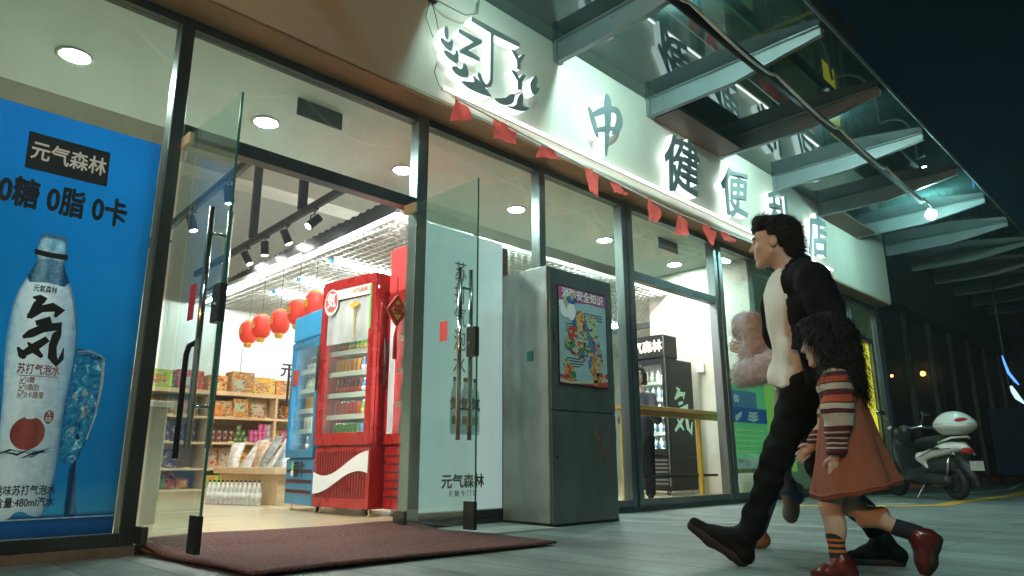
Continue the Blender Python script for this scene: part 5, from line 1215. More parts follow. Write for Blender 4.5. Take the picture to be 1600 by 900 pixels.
# ------------------------------------------------------------------ far things past the shop
t = thing('notice_board', 'dim blue notice board standing in the dark passage behind the scooter', 'board', (22.0, 4.0, -0.1), R(-60)); 
MB().box((-0.4, 0, 0.25), (0.4, 0.05, 1.9)).build('panel', pm('board_blue', (0.008, 0.028, 0.07), 0.5, var=0.3), t)
MB().box((-0.4, -0.004, 0.75), (0.4, -0.0005, 0.79)).build('divider', 'black_metal', t)
for x in (-0.33, 0.33): MB().box((x - .03, 0.0, 0.0), (x + .03, 0.05, 0.249)).build('leg', 'black_metal', t)
t = thing('light_sign', 'curved blue and white light strip hanging in the dark at the far right', 'sign', (17.4, 2.9, 2.1)); t['wparts'] = 1
MB().tube([(17.4, 3.06, 2.6), (17.4, 3.04, 2.45), (17.4, 3.0, 2.24), (17.4, 2.91, 2.06), (17.4, 2.86, 1.98)], [.01, .02, .026, .024, .01], 8).build('blue_tube', em('glow_blue', (0.08, 0.25, 1.0), 1.3), t, world=True, smooth=True)
MB().tube([(17.4, 3.0, 1.97), (17.4, 2.97, 1.86), (17.4, 2.92, 1.73), (17.4, 2.82, 1.6)], [0.02, 0.045, 0.05, 0.015], 8).build('white_tube', em('glow_white', (0.6, 0.9, 1.0), 0.7), t, world=True, smooth=True)
MB().tube([(17.46, 3.04, 1.9), (17.46, 3.04, 4.4)], 0.02, 6).build('hanger', 'black_metal', t, world=True)
for i, (x, y, z, r, lb) in enumerate(((27.4, 8.2, 3.45, .05, 'small orange bulb standing in for a street lamp reflection, left one'), (31.2, 8.2, 3.85, .1, 'brighter orange bulb standing in for a street lamp reflection, right one'), (29.6, 8.2, 3.6, .03, 'faint orange bulb between the other two, standing in for a reflection'))):
    t = thing('orange_reflection', lb, 'lamp', (x, y, z), group='orange reflection stand-ins in the dark')  # bulbs added behind the glass where street lamps reflect in it
    MB().sphere((0, 0, 0), r, 12, 8).build('bulb', 'sodium', t, smooth=True)
    MB().tube([(0, 0, r * .9), (0, 0, 4.4 - z)], 0.008, 5).build('cord', 'black_metal', t)
# trees in the dark beyond the canopy edge
pm('bark', (0.05, 0.045, 0.04), 0.9, var=0.3, scale=5, bump=0.6); pm('leaf', (0.03, 0.055, 0.03), 0.8, var=0.4, scale=2)
def tree(x, y, h, label, seed):
    rnd = random.Random(seed)
    t = thing('street_tree', label, 'tree', (x, y, -0.15), group='trees in the dark beyond the canopy')
    mb = MB(); mb.tube([(0, 0, 0), (0.05, 0.03, h * .3), (-.04, 0.05, h * .55), (0.02, 0, h * .85)], [.2, .16, .12, .04], 10)
    cl = []
    for k in range(9):
        a = rnd.random() * 6.28; z0 = h * rnd.uniform(.35, .7); e = (math.cos(a) * rnd.uniform(1, 2.2), math.sin(a) * rnd.uniform(1, 2.2), z0 + rnd.uniform(.5, 1.8))
        mb.tube([(0, 0, z0), (e[0] * .5, e[1] * .5, z0 + (e[2] - z0) * .6), e], [.07, .04, .015], 6); cl.append(e)
    mb.build('trunk', 'bark', t, smooth=True)
    vs = []; fs = []
    for k in range(4500):
        c = cl[rnd.randrange(len(cl))] if rnd.random() < .8 else (0, 0, h * .9)
        p = Vector((c[0] + rnd.gauss(0, .6), c[1] + rnd.gauss(0, .6), c[2] + rnd.gauss(0, .5)))
        q = Euler((rnd.random() * 6, rnd.random() * 6, rnd.random() * 6)).to_matrix()
        s = rnd.uniform(.05, .11); o = len(vs)
        for cc in ((-s, 0, 0), (0, -s * .45, 0), (s, 0, 0.01), (0, s * .45, 0)): vs.append(tuple(p + q @ Vector(cc)))
        fs.append((o, o + 1, o + 2, o + 3))
    MB().add(vs, fs).build('crown', 'leaf', t)
tree(19.5, -3.4, 8.5, 'dark leafy tree beyond the canopy edge, nearer one', 1)
tree(27.0, -2.6, 9.5, 'dark leafy tree far beyond the canopy edge', 2)
tree(6.2, -3.2, 8, 'dark street tree standing outside the frame at the kerb', 5)
# ------------------------------------------------------------------ scooter
pm('scooter_white', (0.8, 0.81, 0.79), 0.25, var=0.06, coat=0.4); pm('scooter_grey', (0.03, 0.032, 0.032), 0.4, var=0.2); pm('lamp_red', (0.55, 0.03, 0.02), 0.2, coat=0.5); pm('seat_black', (0.02, 0.02, 0.021), 0.6)
# ------------------------------------------------------------------ implicit-surface modelling (bodies, clothes, fairings)
def sdf_mesh(prims, res, post=None, pad=0.04, relax=2):
    """prims: ('c',a,b,ra,rb,k) tapered limb, ('e',centre,radii,euler,k) ellipsoid, ('-e'|'-c', ...) carve"""
    lo = np.array([1e9] * 3); hi = -lo
    for p in prims:
        if p[0] == 'c':
            for q, r in ((p[1], p[3]), (p[2], p[4])): lo = np.minimum(lo, np.array(q) - r); hi = np.maximum(hi, np.array(q) + r)
        elif p[0] == 'e': r = max(p[2]); lo = np.minimum(lo, np.array(p[1]) - r); hi = np.maximum(hi, np.array(p[1]) + r)
    lo -= pad; hi += pad
    n = np.ceil((hi - lo) / res).astype(int) + 1
    ax = [lo[i] + res * np.arange(n[i]) for i in range(3)]
    F = np.full(tuple(n), 0.5, dtype=np.float32)
    for p in prims:
        k = p[-1]
        if p[0] in ('c', '-c'):
            a, b = np.array(p[1], float), np.array(p[2], float); ra, rb = p[3], p[4]
            blo = np.minimum(a - ra, b - rb); bhi = np.maximum(a + ra, b + rb)
        else:
            c = np.array(p[1], float); rr = np.array(p[2], float); blo = c - rr.max(); bhi = c + rr.max()
        m = k + 0.06
        sl = []
        for i in range(3):
            s0 = max(0, int((blo[i] - m - lo[i]) / res)); s1 = min(n[i], int((bhi[i] + m - lo[i]) / res) + 2); sl.append(slice(s0, s1))
        if any(s.stop <= s.start for s in sl): continue
        X, Y, Z = np.meshgrid(ax[0][sl[0]], ax[1][sl[1]], ax[2][sl[2]], indexing='ij')
        if p[0] in ('c', '-c'):
            d = b - a; dd = max(1e-9, d.dot(d))
            t = np.clip(((X - a[0]) * d[0] + (Y - a[1]) * d[1] + (Z - a[2]) * d[2]) / dd, 0, 1)
            D = np.sqrt((X - a[0] - t * d[0]) ** 2 + (Y - a[1] - t * d[1]) ** 2 + (Z - a[2] - t * d[2]) ** 2) - (ra + (rb - ra) * t)
        else:
            x, y, z = X - c[0], Y - c[1], Z - c[2]
            if p[3] is not None:
                q = np.array(Euler(p[3]).to_matrix().inverted())
                x, y, z = q[0, 0] * x + q[0, 1] * y + q[0, 2] * z, q[1, 0] * x + q[1, 1] * y + q[1, 2] * z, q[2, 0] * x + q[2, 1] * y + q[2, 2] * z
            k0 = np.sqrt((x / rr[0]) ** 2 + (y / rr[1]) ** 2 + (z / rr[2]) ** 2); k1 = np.sqrt((x / rr[0] ** 2) ** 2 + (y / rr[1] ** 2) ** 2 + (z / rr[2] ** 2) ** 2) + 1e-9
            D = k0 * (k0 - 1) / k1
        G = F[tuple(sl)]
        if p[0].startswith('-'):
            D = -D
            h = np.clip(0.5 - 0.5 * (G - D) / k, 0, 1); F[tuple(sl)] = G + (D - G) * h + k * h * (1 - h)
        else:
            h = np.clip(0.5 + 0.5 * (G - D) / k, 0, 1); F[tuple(sl)] = G + (D - G) * h - k * h * (1 - h)
    if post is not None:
        X, Y, Z = np.meshgrid(*ax, indexing='ij'); F = post(X, Y, Z, F)
    # surface nets
    F[0] = F[-1] = 1; F[:, 0] = F[:, -1] = 1; F[:, :, 0] = F[:, :, -1] = 1
    ins = F < 0
    cnt = np.zeros(tuple(n - 1), dtype=np.int8)
    for dx in (0, 1):
        for dy in (0, 1):
            for dz in (0, 1): cnt += ins[dx:n[0] - 1 + dx, dy:n[1] - 1 + dy, dz:n[2] - 1 + dz]
    act = (cnt > 0) & (cnt < 8)
    I = np.argwhere(act); idx = np.full(act.shape, -1, dtype=np.int64); idx[act] = np.arange(len(I))
    acc = np.zeros((len(I), 3)); num = np.zeros(len(I))
    corners = [(0, 0, 0), (1, 0, 0), (0, 1, 0), (1, 1, 0), (0, 0, 1), (1, 0, 1), (0, 1, 1), (1, 1, 1)]
    for a in range(8):
        for b in range(a + 1, 8):
            ca, cb = np.array(corners[a]), np.array(corners[b])
            if np.abs(ca - cb).sum() != 1: continue
            fa = F[I[:, 0] + ca[0], I[:, 1] + ca[1], I[:, 2] + ca[2]]; fb = F[I[:, 0] + cb[0], I[:, 1] + cb[1], I[:, 2] + cb[2]]
            cr = (fa < 0) != (fb < 0)
            t = fa[cr] / (fa[cr] - fb[cr]); acc[cr] += ca + t[:, None] * (cb - ca); num[cr] += 1
    V = (I + acc / num[:, None]) * res + lo
    faces = []
    for axi in range(3):
        o = [i for i in range(3) if i != axi]
        s0 = [slice(1, n[i] - 1) for i in range(3)]; s0[axi] = slice(0, n[axi] - 1)
        s1 = list(s0); s1[axi] = slice(1, n[axi])
        A = ins[tuple(s0)]; B = ins[tuple(s1)]
        E = np.argwhere(A != B); 
        if len(E) == 0: continue
        flip = A[A != B]
        base = E.copy()
        for i in o: base[:, i] += 1
        q = []
        for d0, d1 in ((0, 0), (1, 0), (1, 1), (0, 1)):
            c = base.copy(); c[:, o[0]] -= d0; c[:, o[1]] -= d1; q.append(idx[c[:, 0], c[:, 1], c[:, 2]])
        Q = np.stack(q, 1)
        if axi == 1: flip = ~flip
        Q[~flip] = Q[~flip][:, ::-1]
        faces.append(Q)
    Fc = np.concatenate(faces)
    for _ in range(relax):
        s = np.zeros_like(V); c = np.zeros(len(V))
        for i in range(4):
            np.add.at(s, Fc[:, i], V[Fc[:, (i + 1) % 4]] + V[Fc[:, (i + 3) % 4]]); np.add.at(c, Fc[:, i], 2)
        V = V * 0.5 + 0.5 * s / np.maximum(c, 1)[:, None]
    me = bpy.data.meshes.new('m')
    me.vertices.add(len(V)); me.vertices.foreach_set('co', V.astype(np.float32).ravel())
    me.loops.add(len(Fc) * 4); me.loops.foreach_set('vertex_index', Fc.ravel().astype(np.int32))
    me.polygons.add(len(Fc)); me.polygons.foreach_set('loop_start', np.arange(0, len(Fc) * 4, 4, dtype=np.int32))
    me.update(calc_edges=True); me.validate()
    bm = bmesh.new(); bm.from_mesh(me); bmesh.ops.recalc_face_normals(bm, faces=bm.faces); bm.to_mesh(me); bm.free()
    return me
def soft(name, prims, res, mat, parent, post=None, relax=2): return obj_from_mesh(name, sdf_mesh(prims, res, post, relax=relax), mat, parent)
# scooter, front wheel towards local +x
SC = thing('scooter', 'white electric scooter with a white top box parked beyond the last window', 'scooter', (11.0, 2.68, ground_z(11.0)), R(52))
def wheel(x):
    w = MB().torus((x, 0, 0.225), 0.17, 0.056, 'y', 32, 12).build('wheel', 'rubber', SC, smooth=True)
    MB().tube([(x, -0.045, 0.225), (x, 0.045, 0.225)], 0.125, 20).build('rim', 'scooter_grey', w)
    MB().tube([(x, -0.06, 0.225), (x, 0.06, 0.225)], 0.035, 12).build('hub', 'chrome', w)
    MB().tube([(x, -0.05, 0.225), (x, -0.062, 0.225)], 0.08, 18).build('brake_disc', 'chrome', w)
wheel(0.0); wheel(1.2)
soft('tail_fairing', [('e', (.02, 0, .66), (.25, .15, .09), (0, .2, 0), .05), ('c', (-.05, .1, .66), (.42, .15, .55), .07, .06, .05), ('c', (-.05, -.1, .66), (.42, -.15, .55), .07, .06, .05), ('c', (.42, .15, .55), (.33, .14, .42), .06, .02, .05), ('c', (.42, -.15, .55), (.33, -.14, .42), .06, .02, .05), ('c', (-.15, 0, .7), (-.27, 0, .66), .07, .05, .05)], 0.012, 'scooter_white', SC)
soft('seat', [('c', (0.02, 0, .78), (.6, 0, .72), .085, .085, .05), ('e', (.3, 0, .76), (.32, .14, .06), None, .05)], 0.013, 'seat_black', SC)
soft('frame_body', [('c', (0.02, 0, .45), (.55, 0, .32), .13, .12, .08), ('c', (.55, 0, .29), (.95, 0, .3), .12, .1, .08), ('e', (.72, 0, .25), (.27, .18, .05), None, .05), ('e', (.3, 0, .48), (.25, .14, .15), None, .05), ('c', (-.15, 0, .52), (-.3, 0, .42), .07, .05, .05)], 0.014, 'scooter_grey', SC)
soft('leg_shield', [('e', (.95, 0, .58), (.06, .2, .33), (0, .22, 0), .04), ('c', (.93, 0, .82), (.89, 0, .93), .08, .09, .05), ('e', (1.1, 0, .47), (.2, .08, .08), None, .05)], 0.013, 'scooter_grey', SC)
soft('top_box', [('e', (-.13, 0, .96), (.29, .24, .13), None, .03), ('e', (-.12, 0, 1.0), (.235, .205, .15), None, .04), ('e', (-.1, 0, .9), (.2, .18, .1), None, .04)], 0.01, 'scooter_white', SC, post=lambda X, Y, Z, F: np.maximum(np.maximum(F + .09 * np.maximum(0, .97 - Z), .835 - Z), np.where(np.abs(Z - .97) < .006, F + .009, F)))
MB().box((-.405, -.03, .945), (-.385, .03, .985)).build('box_latch', 'black_metal', SC, bevel=0.004)
MB().box((-.24, -.07, .745), (0.0, .07, .832)).build('box_bracket', 'black_metal', SC)
MB().tube([(.04, .15, .74), (-.2, .14, .8), (-.32, 0, .81), (-.2, -.14, .8), (.04, -.15, .74)], .014, 8).build('grab_rail', 'scooter_white', SC, smooth=True)
MB().sphere((-.34, .06, 1.02), (.05, .1, .035), 16, 8).build('reflector', 'lamp_red', SC, smooth=True)
MB().sphere((-.29, 0, .63), (.045, .09, .045), 12, 8).build('tail_lamp', 'lamp_red', SC, smooth=True)
for sy in (-1, 1): MB().sphere((-.2, sy * .14, .6), (.05, .035, .035), 10, 6).build('indicator', 'chrome', SC, smooth=True)
MB().tube([(.94, 0, .85), (1.2, 0, .27)], 0.035, 10).build('fork', 'black_metal', SC, smooth=True)
for sy in (-1, 1):
    MB().tube([(.9, 0, .94), (.89, sy * .1, .97), (.84, sy * .22, 1.0), (.74, sy * .34, .97)], 0.014, 8).build('handlebar', 'chrome', SC, smooth=True)
    MB().tube([(.79, sy * .28, .985), (.7, sy * .38, .96)], 0.021, 8).build('grip', 'seat_black' if sy < 0 else 'scooter_white', SC, smooth=True)
    mr_ = MB().tube([(.83, sy * .22, 1.0), (.87, sy * .32, 1.17)], 0.008, 6).build('mirror', 'chrome', SC, smooth=True)
    MB().sphere((.87, sy * .36, 1.19), (.014, .08, .04), 12, 8).build('mirror_glass', 'chrome', mr_, smooth=True)
    MB().tube([(.86, sy * .2, .99), (.72, sy * .33, .95)], .006, 6).build('brake_lever', 'chrome', SC, smooth=True)
MB().sphere((.98, 0, .92), (.07, .09, .07), 12, 8).build('headlight', 'chrome', SC, smooth=True)
soft('rear_mudguard', [('c', (-.2, 0, .46), (-.34, 0, .3), .085, .07, .04), ('c', (-.33, 0, .34), (-.38, 0, .2), .06, .05, .03)], 0.013, 'black_metal', SC)
MB().box((-.42, -.09, .38), (-.405, .09, .5)).build('number_plate', 'white_paint', SC)
soft('motor_housing', [('c', (0, .12, .25), (.5, .15, .28), .075, .07, .04)], .013, 'scooter_grey', SC)
MB().tube([(.04, -.1, .23), (-.1, -.13, .55)], .022, 10).build('damper', 'chrome', SC, smooth=True); MB().tube([(.04, .1, .25), (-.1, .13, .55)], .022, 10).build('damper', 'chrome', SC, smooth=True)
MB().tube([(.45, 0.08, .25), (.5, .22, .01)], 0.013, 6).build('stand', 'chrome', SC)

for sy in (-1, 1):
    MB().tube([(.84, sy * .2, 1.0), (.98, sy * .16, .92), (1.02, sy * .06, .7), (1.05, sy * .04, .5)], .006, 6).build('cable', 'black_metal', SC, smooth=True)
    MB().tube([(-.2, sy * .17, .66), (.1, sy * .205, .655), (.36, sy * .215, .56)], .006, 6).build('panel_seam', 'black_metal', SC, smooth=True)
MB().box((-.03, .2, .655), (.2, .212, .68)).build('side_emblem', 'scooter_grey', SC)

def add_strands(o, n, length, width, dirf, curl=0.0, lift=0.15, seg=4, seed=1):
    """fine locks laid over a hair surface, in the same mesh"""
    me = o.data; rnd = random.Random(seed)
    vs = [tuple(v.co) for v in me.vertices]; fs = [tuple(p.vertices) for p in me.polygons]; nb = len(vs)
    for _ in range(n):
        v = me.vertices[rnd.randrange(nb)]; nrm = Vector(v.normal); p = Vector(v.co) - nrm * 0.003
        d = Vector(dirf(p, nrm, rnd)); d = (d - nrm * d.dot(nrm) * 0.8).normalized()
        w = d.cross(nrm).normalized(); ph = rnd.random() * 6.28; L = length * rnd.uniform(.55, 1.3); base = len(vs); k = rnd.uniform(.7, 1.4)
        for i in range(seg + 1):
            t = i / seg; q = p + d * L * t + nrm * (lift * L * math.sin(t * 2.2) * k) + (w * math.sin(ph + t * 7) + nrm * math.cos(ph + t * 7) * .6) * curl * t
            ww = width * (1 - t * .85) * .5
            vs.append(tuple(q - w * ww)); vs.append(tuple(q + w * ww))
        for i in range(seg): a = base + 2 * i; fs.append((a, a + 1, a + 3, a + 2))
    m2 = bpy.data.meshes.new(me.name); m2.from_pydata(vs, [], fs); m2.materials.append(me.materials[0]); m2.polygons.foreach_set('use_smooth', [True] * len(m2.polygons)); o.data = m2
# ------------------------------------------------------------------ people
def skinmat(name, col):
    m = pm(name, col, 0.5, var=0.08, scale=12); m.node_tree.nodes['Principled BSDF'].inputs['Subsurface Weight'].default_value = 0.0
    m.node_tree.nodes['Principled BSDF'].inputs['Subsurface Radius'].default_value = (0.012, 0.005, 0.003)
skinmat('skin_man', (0.5, 0.31, 0.23)); skinmat('skin_girl', (0.5, 0.36, 0.29)); pm('lip', (0.36, 0.12, 0.1), 0.45)
pm('hair_black', (0.01, 0.008, 0.008), 0.6, spec=0.25, var=0.4, scale=40, bump=0.8, bscale=160, stretch=(1, 1, 0.35))
pm('jacket_black', (0.009, 0.009, 0.011), 0.95, spec=0.12, var=0.3, scale=12, bump=0.35, bscale=120)
pm('trouser_black', (0.008, 0.0085, 0.01), 0.95, spec=0.12, var=0.3, scale=10, bump=0.2, bscale=90)
pm('shirt_white', (0.66, 0.66, 0.63), 0.85, var=0.1, scale=6, bump=0.9, bscale=16, stretch=(1, 1, 0.45))
pm('boot_black', (0.004, 0.004, 0.0045), 0.6, var=0.3, spec=0.15, bump=0.3, bscale=60); pm('boot_red', (0.085, 0.009, 0.011), 0.3, var=0.4, bump=0.25, bscale=50, coat=0.2); pm('sole_dark', (0.014, 0.007, 0.008), 0.7); pm('lace_grey', (0.06, 0.05, 0.05), 0.6)
pm('dress_rust', (0.25, 0.078, 0.045), 0.85, var=0.12, scale=8, bump=0.3, bscale=160)
pm('fluff_pink', (0.64, 0.57, 0.62), 0.95, var=0.2, scale=30, bump=1.0, bscale=90); pm('denim', (0.05, 0.1, 0.18), 0.8, var=0.4, scale=30); pm('shoe_beige', (0.25, 0.17, 0.13), 0.6)
pm('eye_white', (0.6, 0.58, 0.55), 0.3, var=0.02); pm('coat_navy', (0.02, 0.03, 0.05), 0.7)
def banded(name, stops, z0, z1, axis='Z'):
    m = pm(name, (0.5, 0.5, 0.5), 0.9, bump=0.5, bscale=150); nt = m.node_tree; N = nt.nodes; L = nt.links
    tc = N.new('ShaderNodeTexCoord'); s = N.new('ShaderNodeSeparateXYZ'); L.new(tc.outputs['Object'], s.inputs[0])
    nz = N.new('ShaderNodeTexNoise'); nz.inputs['Scale'].default_value = 9; L.new(tc.outputs['Object'], nz.inputs['Vector'])
    ma = N.new('ShaderNodeMath'); ma.operation = 'MULTIPLY_ADD'; ma.inputs[1].default_value = 0.02; L.new(nz.outputs['Fac'], ma.inputs[0]); L.new(s.outputs[axis], ma.inputs[2])
    mr = N.new('ShaderNodeMapRange'); mr.inputs['From Min'].default_value = z0 + 0.01; mr.inputs['From Max'].default_value = z1 + 0.01; L.new(ma.outputs[0], mr.inputs[0])
    rp = N.new('ShaderNodeValToRGB'); rp.color_ramp.interpolation = 'CONSTANT'; el = rp.color_ramp.elements
    el[0].position = 0; el[0].color = (*stops[0][1], 1); el[1].position = stops[1][0]; el[1].color = (*stops[1][1], 1)
    for p, c in stops[2:]: e = el.new(p); e.color = (*c, 1)
    L.new(mr.outputs[0], rp.inputs[0]); L.new(rp.outputs[0], N['Principled BSDF'].inputs['Base Color'])
MR, OR, WH = (0.075, 0.012, 0.025), (0.36, 0.055, 0.02), (0.45, 0.42, 0.34)
banded('knit', [(0, MR), (.075, WH), (.09, MR), (.125, WH), (.14, MR), (.175, WH), (.19, MR), (.225, WH), (.24, MR), (.286, WH), (.405, MR), (.45, WH), (.505, MR), (.52, OR), (.59, MR), (.655, WH), (.714, MR), (.73, OR), (.785, MR), (.833, WH), (.92, MR), (.945, OR)], 0.50, 0.92)
banded('sock', [(0, (0.012, 0.018, 0.035)), (.5, (0.5, 0.15, 0.03)), (.57, (0.012, 0.018, 0.035)), (.64, (0.5, 0.15, 0.03)), (.71, (0.012, 0.018, 0.035)), (.78, (0.5, 0.15, 0.03)), (.85, (0.012, 0.018, 0.035))], 0.04, 0.19)
def hand(wr, dirn, palm, s=1.0, curl=0.5, thumb=1):
    """five-fingered hand as a list of limbs: wr wrist, dirn pointing, palm normal"""
    w = Vector(wr); d = Vector(dirn).normalized(); n = Vector(palm).normalized(); n = (n - d * n.dot(d)).normalized(); a = d.cross(n)
    out = [('e', tuple(w + d * .045 * s), (.026 * s, .026 * s, .05 * s), tuple(Vector((0, 0, 1)).rotation_difference(d).to_euler()), .008)]
    for i, (o, l) in enumerate(((-.03, .058), (-.01, .07), (.01, .066), (.03, .05))):
        b = w + d * .085 * s + a * o * s; dd = (d + n * curl * .5).normalized(); m = b + dd * l * .5 * s; d2 = (d + n * curl * 1.6).normalized(); e = m + d2 * l * .5 * s
        out += [('c', tuple(b - d * .02 * s), tuple(m), .0095 * s, .0088 * s, .004), ('c', tuple(m), tuple(e), .0088 * s, .0075 * s, .003)]
    b = w + d * .03 * s - a * .026 * s * thumb; m = b + (d * .6 - a * .7 * thumb + n * .4).normalized() * .035 * s; e = m + (d * .9 - a * .2 * thumb + n * .4).normalized() * .032 * s
    out += [('c', tuple(b), tuple(m), .013 * s, .011 * s, .006), ('c', tuple(m), tuple(e), .011 * s, .009 * s, .003)]
    return out
def head(c, s=1.0, pitch=0.0, child=False):
    """head facing +x; c = centre of skull, s scale (1 = adult)"""
    def T(p): 
        v = Euler((0, pitch, 0)).to_matrix() @ Vector(p) * s; return (c[0] + v.x, c[1] + v.y, c[2] + v.z)
    def r(t): return tuple(q * s for q in t)
    E_ = (0, pitch, 0)
    P = [('e', T((-.005, 0, .035)), r((.097, .074, .088)), E_, .02 * s), ('e', T((.05, 0, -.03)), r((.052, .06, .085)), E_, .03 * s), ('e', T((.03, 0, -.06)), r((.06, .056, .055)), E_, .03 * s),
         ('c', T((.02, .052, -.065)), T((.075, .015, -.115)), .018 * s, .016 * s, .025 * s), ('c', T((.02, -.052, -.065)), T((.075, -.015, -.115)), .018 * s, .016 * s, .025 * s), ('e', T((.083, 0, -.112)), r((.02, .022, .018)), E_, .015 * s),
         ('c', T((.083, -.035, .022)), T((.083, .035, .022)), .013 * s, .013 * s, .018 * s),
         ('c', T((.093, 0, .012)), T((.117, 0, -.028)), .009 * s, .0115 * s, .012 * s), ('e', T((.112, 0, -.034)), r((.016, .017, .010)), E_, .008 * s),
         ('-e', T((.1, .032, .0)), r((.016, .017, .011)), E_, .008 * s), ('-e', T((.1, -.032, .0)), r((.016, .017, .011)), E_, .008 * s),
         ('c', T((.095, -.017, -.066)), T((.095, .017, -.066)), .0085 * s, .0085 * s, .006 * s), ('c', T((.092, -.015, -.082)), T((.092, .015, -.082)), .0095 * s, .0095 * s, .006 * s),
         ('-c', T((.11, -.022, -.0735)), T((.11, .022, -.0735)), .004 * s, .004 * s, .004 * s),
         ('e', T((.066, .045, -.03)), r((.022, .018, .02)), E_, .02 * s), ('e', T((.066, -.045, -.03)), r((.022, .018, .02)), E_, .02 * s)]
    for sy in (1, -1):
        P += [('e', T((.0, sy * .074, -.012)), r((.02, .009, .031)), (0, pitch - .15, 0), .008 * s), ('-e', T((.004, sy * .084, -.01)), r((.009, .006, .016)), (0, pitch - .15, 0), .004 * s)]
    return P, T
def eyes(T, s, parent):
    for sy in (1, -1):
        e = MB().sphere(T((.082, sy * .032, -.001)), .0125 * s, 12, 8).build('eye', 'eye_white', parent, smooth=True)
        MB().sphere(T((.0885, sy * .034, -.001)), .0075 * s, 10, 6).build('iris', 'black_print', e, smooth=True)
        MB().tube([T((.101, sy * .014, .02)), T((.099, sy * .034, .026)), T((.086, sy * .053, .022))], [.003 * s, .0055 * s, .0025 * s], 6).build('eyebrow', 'hair_black', parent, smooth=True)
def lips(T, s, parent):
    MB().tube([T((.094, -.021, -.0695)), T((.1035, -.008, -.0665)), T((.1035, .008, -.0665)), T((.094, .021, -.0695))], [.0015 * s, .0045 * s, .0045 * s, .0015 * s], 8).build('upper_lip', 'lip', parent, smooth=True)
    MB().tube([T((.094, -.019, -.077)), T((.1015, -.007, -.0805)), T((.1015, .007, -.0805)), T((.094, .019, -.077))], [.0015 * s, .0055 * s, .0055 * s, .0015 * s], 8).build('lower_lip', 'lip', parent, smooth=True)
def rot_of(loc): 
    a = math.atan2(loc[1], loc[0]); return a + math.pi / 2
def nzf(X, Y, Z, f, amp, ph=0.0):
    return amp * (np.sin(f * X + 1.3 * ph + 2.1 * np.sin(f * .6 * Z)) * np.sin(f * 1.1 * Y + .7 + ph) + .6 * np.sin(f * 1.9 * Z + f * .8 * X + ph) * np.sin(f * 1.7 * Y - ph))
# ---- the man
Om = (3.52, 1.45)
MAN = thing('person', 'man in black jacket, white T-shirt and black trousers striding left', 'person', (*Om, 0), rot_of(Om), 'people passing the shop')
hp, hT = head((.088, 0, 1.605), 1.0, 0.03)
body = hp + [('c', (.07, 0, 1.53), (.015, 0, 1.42), .056, .06, .03), ('c', (.015, 0, 1.42), (0, 0, 1.36), .065, .09, .03)]
body += [('c', (.015, .05, 1.4), (-.07, .17, 1.38), .05, .05, .03), ('c', (-.1, .25, 1.06), (-.13, .25, .86), .036, .027, .02), ('c', (-.08, .2, 1.36), (-.1, .25, 1.06), .045, .036, .03)]
body += hand((-.13, .25, .86), (-.05, 0, -1), (.3, -1, 0), 1.0, .45, 1)
body += [('c', (.015, -.05, 1.4), (-.05, -.17, 1.38), .05, .05, .03), ('c', (-.05, -.2, 1.36), (-.04, -.25, 1.07), .045, .036, .03), ('c', (-.04, -.25, 1.07), (-.02, -.23, .87), .036, .027, .02)]
body += hand((-.02, -.23, .87), (.15, 0, -1), (-.3, 1, 0), 1.0, .45, -1)
soft('body', body, 0.0052, 'skin_man', MAN, relax=1)
eyes(hT, 1.0, MAN); lips(hT, 1.0, MAN)
hair = [('e', (.06, 0, 1.665), (.113, .086, .085), None, .03), ('e', (.11, 0, 1.7), (.07, .076, .05), None, .03), ('e', (.018, 0, 1.615), (.075, .083, .09), None, .03), ('c', (.13, -.045, 1.715), (.15, .05, 1.71), .034, .034, .03), ('c', (.165, -.03, 1.69), (.16, .05, 1.685), .02, .022, .02), ('c', (.0, 0, 1.55), (-.01, 0, 1.52), .055, .045, .03), ('c', (.1, .074, 1.66), (.1, .078, 1.615), .012, .006, .015)]
def hair_post(X, Y, Z, F):
    F = F + nzf(X, Y, Z, 95, .0045) + nzf(X, Y, Z, 40, .005, 2)
    face = np.minimum(X - (.118 + .25 * np.maximum(0, Z - 1.655)), 1.66 - Z)          # open the face
    F = np.maximum(F, np.minimum(face, .03))
    ear = np.minimum(np.minimum(X - .075, .135 - X), np.minimum(1.625 - Z, np.abs(Y) - .05))
    return np.maximum(F, ear)
hm = soft('hair', hair, 0.0055, 'hair_black', MAN, hair_post, relax=1)
add_strands(hm, 2200, .034, .0028, lambda p, n, r: (-.5 - 1.2 * (p.z < 1.62), r.uniform(-.6, .6), -.55 if p.x < .1 else .5), lift=.35, seg=3)
shirt = [('e', (.04, 0, 1.25), (.11, .165, .2), None, .05), ('e', (.05, 0, 1.04), (.1, .15, .34), None, .05), ('c', (.02, 0, 1.43), (.04, 0, 1.3), .075, .12, .05), ('e', (.06, 0, .88), (.1, .15, .17), None, .05)]
